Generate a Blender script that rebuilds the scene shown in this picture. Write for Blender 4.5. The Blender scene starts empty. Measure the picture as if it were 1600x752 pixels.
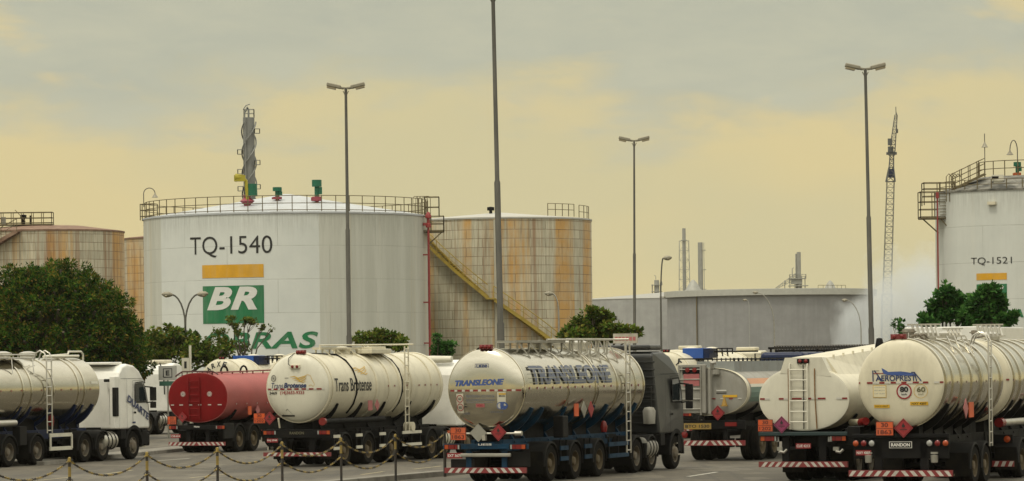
import bpy, bmesh, math, random
from mathutils import Vector, Matrix
R = math.radians
rnd = random.Random(7)
sc = bpy.context.scene
COL = sc.collection
# ------------------------------------------------------------------ camera
F, HX, HY, EYE, ROLL = 5500.0, 800.0, 570.0, 3.3, 0.012
cam_d = bpy.data.cameras.new("camera"); cam = bpy.data.objects.new("camera", cam_d); COL.objects.link(cam)
cam_d.sensor_width = 36; cam_d.lens = 36 * F / 1600; cam_d.shift_y = (HY - 376) / 1600
cam_d.clip_start = 1; cam_d.clip_end = 6000
cam.matrix_world = Matrix.Translation((0, 0, EYE)) @ Matrix.Rotation(R(90), 4, 'X') @ Matrix.Rotation(-ROLL, 4, 'Z')
sc.camera = cam
# ------------------------------------------------------------------ light
SUN_DIR = Vector((-0.30, -0.38, 1.1)).normalized()
sun_d = bpy.data.lights.new("sun", 'SUN'); sun_d.energy = 1.8; sun_d.angle = R(12); sun_d.color = (1.0, .93, .76)
sun = bpy.data.objects.new("sun", sun_d); COL.objects.link(sun)
sun.rotation_euler = (-SUN_DIR).to_track_quat('-Z', 'Y').to_euler()
w = bpy.data.worlds.new("World"); sc.world = w; w.use_nodes = True
nt = w.node_tree; nt.nodes.clear()
def N(nt, t, **k):
    n = nt.nodes.new(t)
    for a, b in k.items():
        if a.startswith('i_'): n.inputs[int(a[2:])].default_value = b
        else: setattr(n, a, b)
    return n
def LK(nt, a, b): nt.links.new(a, b)
def ramp(nt, fac, stops, interp='LINEAR'):
    n = nt.nodes.new('ShaderNodeValToRGB'); n.color_ramp.interpolation = interp
    e = n.color_ramp.elements
    while len(e) < len(stops): e.new(.5)
    for i, (p, c) in enumerate(stops):
        e[i].position = p; e[i].color = (c, c, c, 1) if not hasattr(c, '__len__') else (*c, 1)
    if fac is not None: LK(nt, fac, n.inputs[0])
    return n.outputs[0]
def mathn(nt, op, a, b=None, c=None, clamp=False):
    n = nt.nodes.new('ShaderNodeMath'); n.operation = op; n.use_clamp = clamp
    for i, x in enumerate((a, b, c)):
        if x is None: continue
        if isinstance(x, (int, float)): n.inputs[i].default_value = x
        else: LK(nt, x, n.inputs[i])
    return n.outputs[0]
def mixc(nt, fac, a, b, mode='MIX'):
    n = nt.nodes.new('ShaderNodeMix'); n.data_type = 'RGBA'; n.blend_type = mode
    for s, x in ((0, fac), (6, a), (7, b)):
        if isinstance(x, (int, float)): n.inputs[s].default_value = x
        elif hasattr(x, '__len__'): n.inputs[s].default_value = (*x, 1)
        else: LK(nt, x, n.inputs[s])
    return n.outputs[2]
def noise(nt, vec, scale, detail=4, rough=.55, dist=0):
    n = nt.nodes.new('ShaderNodeTexNoise'); n.inputs['Scale'].default_value = scale; n.inputs['Detail'].default_value = detail
    n.inputs['Roughness'].default_value = rough; n.inputs['Distortion'].default_value = dist
    if vec is not None: LK(nt, vec, n.inputs['Vector'])
    return n.outputs['Fac']
def mapping(nt, vec, scale=(1, 1, 1), loc=(0, 0, 0)):
    n = nt.nodes.new('ShaderNodeMapping'); n.inputs['Scale'].default_value = scale; n.inputs['Location'].default_value = loc
    LK(nt, vec, n.inputs['Vector']); return n.outputs[0]
# overcast sky: a Nishita sky behind broken warm stratus clouds
sky = N(nt, 'ShaderNodeTexSky'); sky.sky_type = 'NISHITA'; sky.sun_disc = False
sky.sun_elevation = math.asin(SUN_DIR.z); sky.sun_rotation = math.atan2(SUN_DIR.x, SUN_DIR.y)
tc = N(nt, 'ShaderNodeTexCoord'); dv = tc.outputs['Generated']
sp = N(nt, 'ShaderNodeSeparateXYZ'); LK(nt, dv, sp.inputs[0])
zz = sp.outputs['Z']
n1 = noise(nt, mapping(nt, dv, (1, 1, 2.6), (3.1, 0, .4)), 11, 5, .5, .25)
n2 = noise(nt, mapping(nt, dv, (1, 1, 3.2), (7.7, 2, 5)), 26, 6, .58, .3)
n3 = noise(nt, mapping(nt, dv, (1, 1, 2.0), (1.7, 9, 2)), 8, 3, .5, .2)
h = mathn(nt, 'ADD', zz, mathn(nt, 'MULTIPLY', mathn(nt, 'SUBTRACT', n1, .5), .075))
h = mathn(nt, 'ADD', h, mathn(nt, 'MULTIPLY', mathn(nt, 'SUBTRACT', n2, .5), .040))
up = ramp(nt, mathn(nt, 'MULTIPLY', h, 5.0), [(.32, 0.0), (.43, 1.0)], 'EASE')
low = mixc(nt, ramp(nt, n3, [(.42, 0.), (.62, .62)]), (.72, .60, .31), (.60, .555, .34))
# sunlit gaps high in the clouds
gap = ramp(nt, noise(nt, mapping(nt, dv, (1, 1, 3.4), (4.35, 1, 8.2)), 13, 5, .52, .3), [(.56, 0.), (.68, 1.)], 'EASE')
high = mixc(nt, ramp(nt, n2, [(.3, 0.), (.7, 1.)]), (.465, .475, .375), (.55, .54, .40))
high = mixc(nt, mathn(nt, 'MULTIPLY', gap, .8), high, (.74, .60, .30))
cl = mixc(nt, up, low, high)
zen = ramp(nt, zz, [(.12, 0.), (.5, 1.)])
cl = mixc(nt, zen, cl, (1.45, 1.40, 1.20))
b1 = N(nt, 'ShaderNodeBackground'); LK(nt, sky.outputs[0], b1.inputs[0]); b1.inputs[1].default_value = .07
b2 = N(nt, 'ShaderNodeBackground'); LK(nt, cl, b2.inputs[0]); b2.inputs[1].default_value = 1.0
ms = N(nt, 'ShaderNodeMixShader'); ms.inputs[0].default_value = .95
LK(nt, b1.outputs[0], ms.inputs[1]); LK(nt, b2.outputs[0], ms.inputs[2])
wo = N(nt, 'ShaderNodeOutputWorld'); LK(nt, ms.outputs[0], wo.inputs[0])
sc.view_settings.view_transform = 'Standard'; sc.view_settings.look = 'None'
sc.view_settings.exposure = 0.0; sc.view_settings.gamma = 1
sc.cycles.volume_step_rate = 2.0; sc.cycles.volume_max_steps = 96
sc.cycles.max_bounces = 8; sc.cycles.volume_bounces = 2; sc.cycles.use_denoising = True
# ------------------------------------------------------------------ helpers
def P(x, y, s):
    dx, dy = x - HX, y - HY
    return Vector(((dx - ROLL * dy) / s, F / s, EYE - (dy + ROLL * dx) / s))
def GP(x, y):                       # point of the ground seen at pixel x, y
    s = (y - HY + ROLL * (x - HX)) / EYE
    p = P(x, y, s); p.z = 0; return p
MATS = {}
def principled(name, col, rough=.5, metal=0., dirt=None, damt=.5, dscale=(1, 1, 1), dnoise=2.0, thr=(.45, .75), bump=0., bscale=20, spec=.5, coat=0., vary=.12, dirt2=None):
    if name in MATS: return MATS[name]
    m = bpy.data.materials.new(name); m.use_nodes = True; nt = m.node_tree
    b = nt.nodes['Principled BSDF']; b.inputs['Roughness'].default_value = rough; b.inputs['Metallic'].default_value = metal
    b.inputs['Specular IOR Level'].default_value = spec; b.inputs['Coat Weight'].default_value = coat
    t = N(nt, 'ShaderNodeTexCoord').outputs['Object']
    c = None
    nz = noise(nt, t, 1.3, 5, .6)
    v = ramp(nt, nz, [(.3, 1 - vary), (.7, 1 + vary * .3)])
    c = mixc(nt, 1.0, col, v, 'MULTIPLY')
    if dirt:
        f = noise(nt, mapping(nt, t, dscale), dnoise, 6, .62, .1)
        f = ramp(nt, f, [(thr[0], 0.), (thr[1], damt)])
        c = mixc(nt, f, c, dirt)
        rr = mathn(nt, 'ADD', rough, mathn(nt, 'MULTIPLY', f, .35), clamp=True); LK(nt, rr, b.inputs['Roughness'])
    if dirt2:
        f = noise(nt, mapping(nt, t, dirt2[1], (5, 3, 1)), dirt2[2], 5, .6)
        c = mixc(nt, ramp(nt, f, [(dirt2[3], 0.), (dirt2[4], dirt2[5])]), c, dirt2[0])
    LK(nt, c, b.inputs['Base Color'])
    if bump:
        bn = N(nt, 'ShaderNodeBump'); bn.inputs['Strength'].default_value = bump; bn.inputs['Distance'].default_value = .02
        LK(nt, noise(nt, t, bscale, 5, .6), bn.inputs['Height']); LK(nt, bn.outputs[0], b.inputs['Normal'])
    MATS[name] = m; return m
def flat(name, col, rough=.5, metal=0., spec=.5, emit=0):
    if name in MATS: return MATS[name]
    return principled(name, col, rough, metal, vary=.08, spec=spec)

class MB:
    def __init__(s): s.v = []; s.f = []; s.m = []; s.sm = []
    def add(s, vs, fs, m=0, smooth=False):
        o = len(s.v); s.v += [tuple(v) for v in vs]
        for f in fs: s.f.append([i + o for i in f]); s.m.append(m); s.sm.append(smooth)
        return s
    def box(s, c, d, m=0, rot=None):
        c = Vector(c); hx, hy, hz = d[0] / 2, d[1] / 2, d[2] / 2
        vs = [Vector((x, y, z)) for x in (-hx, hx) for y in (-hy, hy) for z in (-hz, hz)]
        if rot is not None: vs = [rot @ v for v in vs]
        return s.add([v + c for v in vs], [(0, 1, 3, 2), (4, 6, 7, 5), (0, 4, 5, 1), (2, 3, 7, 6), (0, 2, 6, 4), (1, 5, 7, 3)], m)
    def bar(s, p, q, w, h=None, m=0, up=(0, 0, 1)):
        p, q = Vector(p), Vector(q); d = q - p; L = d.length
        if L < 1e-6: return s
        y = d / L; u = Vector(up)
        if abs(y.dot(u)) > .98: u = Vector((1, 0, 0))
        x = y.cross(u).normalized(); z = x.cross(y)
        rot = Matrix((x, y, z)).transposed()
        return s.box((p + q) / 2, (w, L, h or w), m, rot)
    def tube(s, pts, r, n=8, m=0, closed=False, smooth=True):
        pts = [Vector(p) for p in pts]; k = len(pts); rs = r if hasattr(r, '__len__') else [r] * k
        o = []; prev = None
        for i, p in enumerate(pts):
            a = pts[i - 1] if (i or closed) else p; b = pts[(i + 1) % k] if (i < k - 1 or closed) else p
            t = (b - a).normalized()
            if prev is None:
                u = Vector((0, 0, 1)) if abs(t.z) < .9 else Vector((1, 0, 0))
                x = t.cross(u).normalized()
            else:
                x = (prev - t * prev.dot(t))
                x = x.normalized() if x.length > 1e-6 else t.orthogonal().normalized()
            prev = x; y = t.cross(x)
            for j in range(n):
                a_ = 2 * math.pi * j / n
                o.append(p + (x * math.cos(a_) + y * math.sin(a_)) * rs[i])
        fs = []
        for i in range(k if closed else k - 1):
            for j in range(n):
                i2 = (i + 1) % k; j2 = (j + 1) % n
                fs.append((i * n + j, i * n + j2, i2 * n + j2, i2 * n + j))
        s.add(o, fs, m, smooth)
        if not closed:
            off = len(s.v) - len(o)
            s.f.append([off + j for j in range(n)][::-1]); s.m.append(m); s.sm.append(False)
            s.f.append([off + (k - 1) * n + j for j in range(n)]); s.m.append(m); s.sm.append(False)
        return s
    def prism(s, poly, ax, a, b, m=0):      # polygon in the two other axes, from a to b along ax
        def pt(u, v, t): return {'x': (t, u, v), 'y': (u, t, v), 'z': (u, v, t)}[ax]
        n = len(poly); vs = [pt(u, v, a) for u, v in poly] + [pt(u, v, b) for u, v in poly]
        fs = [tuple(range(n))[::-1], tuple(range(n, 2 * n))] + [(i, (i + 1) % n, n + (i + 1) % n, n + i) for i in range(n)]
        return s.add(vs, fs, m)
    def lathe(s, prof, ax='z', c=(0, 0, 0), n=32, m=0, smooth=True, a0=0, a1=2 * math.pi):
        c = Vector(c); full = abs(a1 - a0 - 2 * math.pi) < 1e-6; k = n if full else n + 1
        vs = []
        for r, h in prof:
            for j in range(k):
                a = a0 + (a1 - a0) * j / n; x, y = r * math.cos(a), r * math.sin(a)
                vs.append(c + Vector({'z': (x, y, h), 'y': (x, h, y), 'x': (h, x, y)}[ax]))
        fs = [(i * k + j, i * k + (j + 1) % k, (i + 1) * k + (j + 1) % k, (i + 1) * k + j) for i in range(len(prof) - 1) for j in range(n)]
        return s.add(vs, fs, m, smooth)
    def build(s, name, mats, parent=None, bevel=0, sharp=40, loc=None, segs=2):
        me = bpy.data.meshes.new(name); me.from_pydata(s.v, [], s.f)
        mats = mats if isinstance(mats, (list, tuple)) else [mats]
        for m in mats: me.materials.append(m)
        me.polygons.foreach_set('material_index', s.m); me.polygons.foreach_set('use_smooth', s.sm)
        me.update()
        bm = bmesh.new(); bm.from_mesh(me)
        if len(s.f) < 30000: bmesh.ops.recalc_face_normals(bm, faces=bm.faces)
        bm.to_mesh(me); bm.free()
        if any(s.sm): me.set_sharp_from_angle(angle=R(sharp))
        o = bpy.data.objects.new(name, me); COL.objects.link(o)
        if parent: o.parent = parent
        if loc: o.location = loc
        if bevel:
            b = o.modifiers.new('bevel', 'BEVEL'); b.width = bevel; b.segments = segs; b.limit_method = 'ANGLE'; b.angle_limit = R(35)
            b.harden_normals = False
        return o
def tag(o, label=None, cat=None, group=None, kind=None):
    if label: o['label'] = label
    if cat: o['category'] = cat
    if group: o['group'] = group
    if kind: o['kind'] = kind
    return o
def thing(name, loc, label, cat, group=None, rz=0):
    o = bpy.data.objects.new(name, None); COL.objects.link(o); o.location = loc; o.rotation_euler.z = rz
    o.empty_display_size = .3
    return tag(o, label, cat, group)
def inst(src, name, parent, loc, rz=0):
    o = src.copy(); o.name = name; COL.objects.link(o); o.parent = parent; o.location = loc; o.rotation_euler.z = rz
    return o
_tc = {}
def text_geo(st, bold=0, shear=0, spacing=1.0):
    k = (st, bold, shear, spacing)
    if k in _tc: return _tc[k]
    cu = bpy.data.curves.new('t', 'FONT'); cu.body = st; cu.size = 1; cu.offset = bold; cu.shear = shear; cu.space_character = spacing
    cu.resolution_u = 4; o = bpy.data.objects.new('t', cu); COL.objects.link(o)
    me = o.to_mesh(); vs = [(v.co.x, v.co.y) for v in me.vertices]; fs = [tuple(p.vertices) for p in me.polygons]
    o.to_mesh_clear(); bpy.data.objects.remove(o); bpy.data.curves.remove(cu)
    x0 = min(v[0] for v in vs); x1 = max(v[0] for v in vs); y0 = min(v[1] for v in vs); y1 = max(v[1] for v in vs)
    vs = [((x - x0) / (x1 - x0), (y - y0) / (y1 - y0)) for x, y in vs]
    _tc[k] = (vs, fs); return _tc[k]
def cut(vs, fs, step):
    bm = bmesh.new(); bv = [bm.verts.new((u, v, 0)) for u, v in vs]
    for f in fs:
        try: bm.faces.new([bv[i] for i in f])
        except ValueError: pass
    for ax in (0, 1):
        lo = min(v[ax] for v in vs); hi = max(v[ax] for v in vs); n = int((hi - lo) / step)
        for i in range(1, n + 1):
            t = lo + (hi - lo) * i / (n + 1); co = [0, 0, 0]; no = [0, 0, 0]; co[ax] = t; no[ax] = 1
            bmesh.ops.bisect_plane(bm, geom=bm.verts[:] + bm.edges[:] + bm.faces[:], plane_co=co, plane_no=no, dist=1e-6)
    bm.verts.index_update()
    r = [(v.co.x, v.co.y) for v in bm.verts], [tuple(v.index for v in f.verts) for f in bm.faces]
    bm.free(); return r
def put(mb, vs, fs, mapf, m=0, off=.006, step=None):
    if step: vs, fs = cut(vs, fs, step)
    mb.add([mapf(u, v, off) for u, v in vs], fs, m)
def addtext(mb, st, mapf, box, m=0, bold=0, shear=0, rot=0, off=.008, step=None, spacing=1.0):
    vs, fs = text_geo(st, bold, shear, spacing); u0, u1, v0, v1 = box; cu, cv = (u0 + u1) / 2, (v0 + v1) / 2; c, s_ = math.cos(rot), math.sin(rot)
    o = []
    for a, b in vs:
        u, v = (a - .5) * (u1 - u0), (b - .5) * (v1 - v0); o.append((cu + u * c - v * s_, cv + u * s_ + v * c))
    put(mb, o, fs, mapf, m, off, step)
def rect(mb, box, mapf, m=0, off=.006, step=None):
    u0, u1, v0, v1 = box
    put(mb, [(u0, v0), (u1, v0), (u1, v1), (u0, v1)], [(0, 1, 2, 3)], mapf, m, off, step)
def poly(mb, pts, mapf, m=0, off=.006, step=None): put(mb, pts, [tuple(range(len(pts)))], mapf, m, off, step)
def disc(mb, c, r, mapf, m=0, off=.006, n=24, ry=None): poly(mb, [(c[0] + r * math.cos(2 * math.pi * i / n), c[1] + (ry or r) * math.sin(2 * math.pi * i / n)) for i in range(n)], mapf, m, off)
def ribbon(mb, pts, wd, mapf, m=0, off=.006):
    k = len(pts); ws = wd if hasattr(wd, '__len__') else [wd] * k; vs = []
    for i in range(k):
        a = pts[max(0, i - 1)]; b = pts[min(k - 1, i + 1)]; dx, dy = b[0] - a[0], b[1] - a[1]; l = math.hypot(dx, dy) or 1
        nx, ny = -dy / l * ws[i] / 2, dx / l * ws[i] / 2
        vs += [(pts[i][0] + nx, pts[i][1] + ny), (pts[i][0] - nx, pts[i][1] - ny)]
    put(mb, vs, [(2 * i, 2 * i + 1, 2 * i + 3, 2 * i + 2) for i in range(k - 1)], mapf, m, off)
def ring2(mb, c, r, wd, mapf, m=0, off=.006, n=24, ry=None):
    ry = ry or r; ribbon(mb, [(c[0] + r * math.cos(2 * math.pi * i / n), c[1] + ry * math.sin(2 * math.pi * i / n)) for i in range(n + 1)], wd, mapf, m, off)
# ------------------------------------------------------------------ materials
def asphalt():
    m = bpy.data.materials.new('asphalt'); m.use_nodes = True; nt = m.node_tree; b = nt.nodes['Principled BSDF']
    t = N(nt, 'ShaderNodeTexCoord').outputs['Object']
    big = noise(nt, mapping(nt, t, (1, .35, 1)), .18, 5, .6, .4); mid = noise(nt, t, 1.4, 6, .65); fine = noise(nt, t, 22, 3, .7)
    c = mixc(nt, ramp(nt, big, [(.35, 0.), (.65, 1.)]), (.064, .055, .039), (.112, .097, .070))
    c = mixc(nt, 1., c, ramp(nt, mid, [(.3, .75), (.7, 1.15)]), 'MULTIPLY')
    c = mixc(nt, 1., c, ramp(nt, fine, [(.3, .72), (.7, 1.2)]), 'MULTIPLY')
    oil = noise(nt, mapping(nt, t, (1, .6, 1), (3, 8, 0)), .9, 4, .55, .6)
    c = mixc(nt, ramp(nt, oil, [(.54, 0.), (.68, .8)]), c, (.035, .032, .028))
    mr = N(nt, 'ShaderNodeMapping'); mr.inputs['Rotation'].default_value = (0, 0, R(21)); mr.inputs['Scale'].default_value = (2.2, .07, 1); LK(nt, t, mr.inputs['Vector'])
    c = mixc(nt, ramp(nt, noise(nt, mr.outputs[0], 1.0, 4, .6), [(.50, 0.), (.64, .6)]), c, (.045, .040, .031))
    c = mixc(nt, ramp(nt, noise(nt, mapping(nt, t, (1, .5, 1), (31, 7, 0)), .35, 3, .5), [(.55, 0.), (.57, .35)]), c, (.17, .15, .115))
    vo = N(nt, 'ShaderNodeTexVoronoi'); vo.feature = 'DISTANCE_TO_EDGE'; vo.inputs['Scale'].default_value = .22
    wob = mixc(nt, .12, t, nt.nodes.new('ShaderNodeTexNoise').outputs['Color'])
    LK(nt, wob, vo.inputs['Vector'])
    c = mixc(nt, ramp(nt, vo.outputs['Distance'], [(.0, .75), (.012, 0.)]), c, (.04, .037, .03))
    LK(nt, c, b.inputs['Base Color']); b.inputs['Roughness'].default_value = .82
    bn = N(nt, 'ShaderNodeBump'); bn.inputs['Strength'].default_value = .5; bn.inputs['Distance'].default_value = .02
    LK(nt, fine, bn.inputs['Height']); LK(nt, bn.outputs[0], b.inputs['Normal'])
    return m
def tank_mat(name, kind, Rr, zones=None, tint=(1, 1, 1), seed=0):
    m = bpy.data.materials.new(name); m.use_nodes = True; nt = m.node_tree; b = nt.nodes['Principled BSDF']
    t = N(nt, 'ShaderNodeTexCoord').outputs['Object']; s = N(nt, 'ShaderNodeSeparateXYZ'); LK(nt, t, s.inputs[0])
    ang = mathn(nt, 'ARCTAN2', s.outputs[0], mathn(nt, 'MULTIPLY', s.outputs[1], -1)); z = s.outputs[2]
    cb = N(nt, 'ShaderNodeCombineXYZ'); LK(nt, mathn(nt, 'MULTIPLY', ang, Rr), cb.inputs[0]); LK(nt, z, cb.inputs[1]); cb.inputs[2].default_value = seed
    uv = cb.outputs[0]
    streak = noise(nt, mapping(nt, uv, (1, .035, 1)), 1.1, 6, .62); fine = noise(nt, mapping(nt, uv, (1, .07, 1)), 6, 5, .65); blot = noise(nt, uv, .5, 5, .6)
    if kind == 'white':
        clean = mixc(nt, ramp(nt, blot, [(.3, 0.), (.7, 1.)]), (.54, .565, .545), (.61, .63, .60))
        dirty = mixc(nt, ramp(nt, streak, [(.38, 0.), (.62, 1.)]), (.43, .435, .385), (.50, .505, .455))
        dirty = mixc(nt, ramp(nt, fine, [(.5, 0.), (.75, .3)]), dirty, (.34, .34, .29))
        dirty = mixc(nt, ramp(nt, noise(nt, mapping(nt, uv, (1, .025, 1), (9, 0, 0)), .8, 5, .6), [(.57, 0.), (.68, .35)]), dirty, (.50, .40, .24))
        clean = mixc(nt, ramp(nt, fine, [(.55, 0.), (.8, .3)]), clean, (.5, .5, .46))
        if zones:
            w1 = mathn(nt, 'MULTIPLY', mathn(nt, 'GREATER_THAN', ang, zones[0]), mathn(nt, 'LESS_THAN', ang, zones[1]))
            c = mixc(nt, w1, dirty, clean)
        else: c = mixc(nt, .35, clean, dirty)
        zt = mathn(nt, 'MULTIPLY', ramp(nt, fine, [(.35, 0.), (.6, 1.)]), ramp(nt, mathn(nt, 'DIVIDE', z, 16.), [(.78, 0.), (.93, .5)]))
        c = mixc(nt, zt, c, (.22, .22, .19))
        seam, sw, sh, scol = .7, 7.5, 2.4, (.30, .30, .27)
        LK(nt, ramp(nt, fine, [(.3, .35), (.7, .55)]), b.inputs['Roughness'])
    elif kind == 'rust':
        base = mixc(nt, ramp(nt, fine, [(.3, 0.), (.7, 1.)]), (.33, .305, .225), (.55, .51, .385))
        bricks = N(nt, 'ShaderNodeTexBrick'); LK(nt, uv, bricks.inputs['Vector']); bricks.inputs['Color1'].default_value = (.86, .86, .86, 1); bricks.inputs['Color2'].default_value = (1.08, 1.08, 1.08, 1)
        bricks.inputs['Mortar'].default_value = (.9, .9, .9, 1); bricks.inputs['Scale'].default_value = 1; bricks.inputs['Brick Width'].default_value = 2.5; bricks.inputs['Row Height'].default_value = .68; bricks.offset = 0.5 if seed < 5 else 0; bricks.inputs['Mortar Size'].default_value = .015
        c = mixc(nt, 1., base, bricks.outputs[0], 'MULTIPLY')
        amt = zones or .0
        rs = noise(nt, mapping(nt, uv, (1, .018, 1), (seed * 3.3, 0, 0)), .55, 4, .6)
        brk = ramp(nt, noise(nt, uv, .45, 5, .65), [(.35, .35), (.6, 1.)])
        c = mixc(nt, mathn(nt, 'MULTIPLY', brk, ramp(nt, rs, [(.50 - amt, 0.), (.57 - amt, .85)])), c, (.50, .27, .06))
        rs2 = noise(nt, mapping(nt, uv, (1, .03, 1), (seed, 4, 0)), 1.7, 6, .7)
        c = mixc(nt, ramp(nt, rs2, [(.55 - amt, 0.), (.68 - amt, .7)]), c, (.24, .12, .05))
        rs3 = noise(nt, mapping(nt, uv, (1, .05, 1), (seed, 8, 0)), 3.5, 5, .6)
        c = mixc(nt, ramp(nt, rs3, [(.56, 0.), (.68, .65)]), c, (.20, .135, .07))
        seam, sw, sh, scol = .85, 2.5, .68, (.13, .085, .045)
        b.inputs['Roughness'].default_value = .75
    else:
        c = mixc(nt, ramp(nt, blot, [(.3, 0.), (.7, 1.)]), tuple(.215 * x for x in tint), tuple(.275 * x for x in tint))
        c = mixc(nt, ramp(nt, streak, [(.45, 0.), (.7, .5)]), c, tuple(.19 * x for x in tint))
        seam, sw, sh, scol = .15, 9, 3.2, (.17, .17, .15)
        b.inputs['Roughness'].default_value = .6
    br = N(nt, 'ShaderNodeTexBrick'); LK(nt, uv, br.inputs['Vector']); br.inputs['Scale'].default_value = 1; br.inputs['Brick Width'].default_value = sw; br.inputs['Row Height'].default_value = sh
    br.inputs['Mortar Size'].default_value = .022 if kind != 'rust' else .028; br.inputs['Mortar Smooth'].default_value = .3
    c = mixc(nt, mathn(nt, 'MULTIPLY', mathn(nt, 'MULTIPLY', br.outputs['Fac'], seam), ramp(nt, noise(nt, uv, .9, 4, .6), [(.3, .3), (.65, 1.)])), c, scol)
    bn = N(nt, 'ShaderNodeBump'); bn.inputs['Strength'].default_value = .4; bn.inputs['Distance'].default_value = .03; bn.invert = True
    LK(nt, mathn(nt, 'ADD', br.outputs['Fac'], mathn(nt, 'MULTIPLY', blot, 1.2)), bn.inputs['Height']); LK(nt, bn.outputs[0], b.inputs['Normal'])
    LK(nt, c, b.inputs['Base Color']); return m
def leaf_mat(name, cols):
    m = bpy.data.materials.new(name); m.use_nodes = True; nt = m.node_tree; b = nt.nodes['Principled BSDF']
    g = N(nt, 'ShaderNodeNewGeometry').outputs['Random Per Island']
    t = N(nt, 'ShaderNodeTexCoord').outputs['Object']
    c = ramp(nt, g, [(i / (len(cols) - 1), cc) for i, cc in enumerate(cols)])
    c = mixc(nt, 1., c, ramp(nt, noise(nt, t, 1.3, 4), [(.32, .45), (.68, 1.5)]), 'MULTIPLY')
    LK(nt, c, b.inputs['Base Color']); b.inputs['Roughness'].default_value = .75; b.inputs['Specular IOR Level'].default_value = .08
    tr = N(nt, 'ShaderNodeBsdfTranslucent'); LK(nt, c, tr.inputs[0]); mx = N(nt, 'ShaderNodeMixShader'); mx.inputs[0].default_value = .25
    LK(nt, b.outputs[0], mx.inputs[1]); LK(nt, tr.outputs[0], mx.inputs[2]); LK(nt, mx.outputs[0], nt.nodes['Material Output'].inputs[0])
    return m
def steel_mat(name, col, rough):
    m = bpy.data.materials.new(name); m.use_nodes = True; nt = m.node_tree; b = nt.nodes['Principled BSDF']
    t = N(nt, 'ShaderNodeTexCoord').outputs['Object']
    f = noise(nt, mapping(nt, t, (1, 9, 1)), 1.2, 5, .6); g = noise(nt, mapping(nt, t, (.6, .6, 2)), 1.1, 5, .65)
    c = mixc(nt, ramp(nt, g, [(.42, 0.), (.75, .38)]), col, tuple(x * .5 for x in (col[0], col[1] * .95, col[2] * .82)))
    LK(nt, c, b.inputs['Base Color']); b.inputs['Metallic'].default_value = 1
    LK(nt, ramp(nt, f, [(.3, rough - .04), (.7, rough + .12)]), b.inputs['Roughness'])
    bn = N(nt, 'ShaderNodeBump'); bn.inputs['Strength'].default_value = .07; bn.inputs['Distance'].default_value = .02
    LK(nt, noise(nt, mapping(nt, t, (.5, 1.2, .5)), 2, 3), bn.inputs['Height']); LK(nt, bn.outputs[0], b.inputs['Normal'])
    return m
GRIME = (.16, .135, .095)
WHITE = principled('white_paint', (.60, .575, .475), .38, dirt=GRIME, damt=.35, dscale=(1, 1, .35), dnoise=2.2, thr=(.5, .85), vary=.08)
CREAM = principled('cream_paint', (.60, .555, .42), .4, dirt=GRIME, damt=.4, dscale=(1, 1, .3), dnoise=2.5, thr=(.48, .85), vary=.1)
CABW = principled('cab_white', (.72, .71, .66), .3, dirt=GRIME, damt=.3, dnoise=1.8, thr=(.5, .9), vary=.06, coat=.3)
RED = principled('red_paint', (.17, .004, .005), .55, spec=.15, dirt=(.10, .008, .008), damt=.35, dscale=(.6, .6, 1), dnoise=1.2, thr=(.35, .8), vary=.2)
FADED = principled('faded_red_paint', (.32, .062, .056), .5, spec=.35, dirt=(.36, .13, .115), damt=.6, dscale=(.6, .6, 1), dnoise=1.4, thr=(.35, .8), vary=.2)
STEEL = steel_mat('brushed_stainless', (.55, .515, .42), .13)
STEEL2 = steel_mat('polished_stainless', (.60, .565, .47), .12)
GALV = principled('galvanised_steel', (.36, .35, .31), .45, .7, dirt=GRIME, damt=.5)
ALU = principled('aluminium', (.55, .53, .47), .35, .8, dirt=GRIME, damt=.35)
BLUE = principled('blue_frame_paint', (.006, .036, .075), .5, spec=.15, dirt=(.012, .012, .011), damt=.7, dnoise=3)
NAVY = principled('navy_paint', (.005, .014, .055), .4, spec=.25, dirt=(.014, .013, .012), damt=.4, dnoise=3)
BBOX = principled('bright_blue_paint', (.015, .075, .32), .4)
BLACK = principled('black_frame_paint', (.004, .004, .0045), .6, dirt=(.018, .015, .011), damt=.5, dnoise=3, spec=.15)
RUBBER = principled('tyre_rubber', (.006, .0055, .005), .9, spec=.12, dirt=(.032, .027, .018), damt=.6, dnoise=4, thr=(.4, .8))
PLASTIC = principled('dark_plastic', (.008, .008, .008), .6, dirt=(.032, .028, .021), damt=.5, dnoise=3, spec=.18)
RIM = principled('steel_rim', (.20, .185, .15), .5, .4, dirt=(.13, .09, .05), damt=.8, dnoise=4, thr=(.35, .7))
RIMO = principled('dusty_rim', (.13, .10, .055), .6, .2, dirt=(.09, .065, .035), damt=.8, dnoise=4, thr=(.35, .7))
GREYP = principled('grey_cab_paint', (.026, .028, .029), .28, .25, dirt=(.055, .05, .04), damt=.4, dnoise=2)
GREYT = principled('dull_aluminium_paint', (.30, .29, .255), .5, .25, dirt=GRIME, damt=.55, dscale=(1, 1, .3), dnoise=2.5)
GLASS = flat('dark_glass', (.014, .020, .022), .06, spec=.8)
BGLASS = flat('blue_glass', (.02, .05, .12), .08, spec=.8)
LRED = flat('red_lens', (.16, .010, .010), .25); LORG = flat('orange_lens', (.34, .055, .012), .25); LWHT = flat('clear_lens', (.3, .3, .28), .2)
TRED = flat('reflective_red', (.20, .015, .015), .4); TWHT = flat('reflective_white', (.50, .48, .43), .4)
ORG = principled('hazard_orange', (.60, .085, .012), .5, vary=.25, dirt=GRIME, damt=.4); INK = flat('black_ink', (.012, .012, .012), .5); DRED = principled('hazard_red', (.27, .016, .02), .5, vary=.25)
PINK = principled('hazard_magenta', (.23, .03, .09), .5, vary=.25); YEL = flat('sticker_yellow', (.62, .36, .02), .5); GOLD = flat('gold_sticker', (.52, .33, .06), .45)
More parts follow.
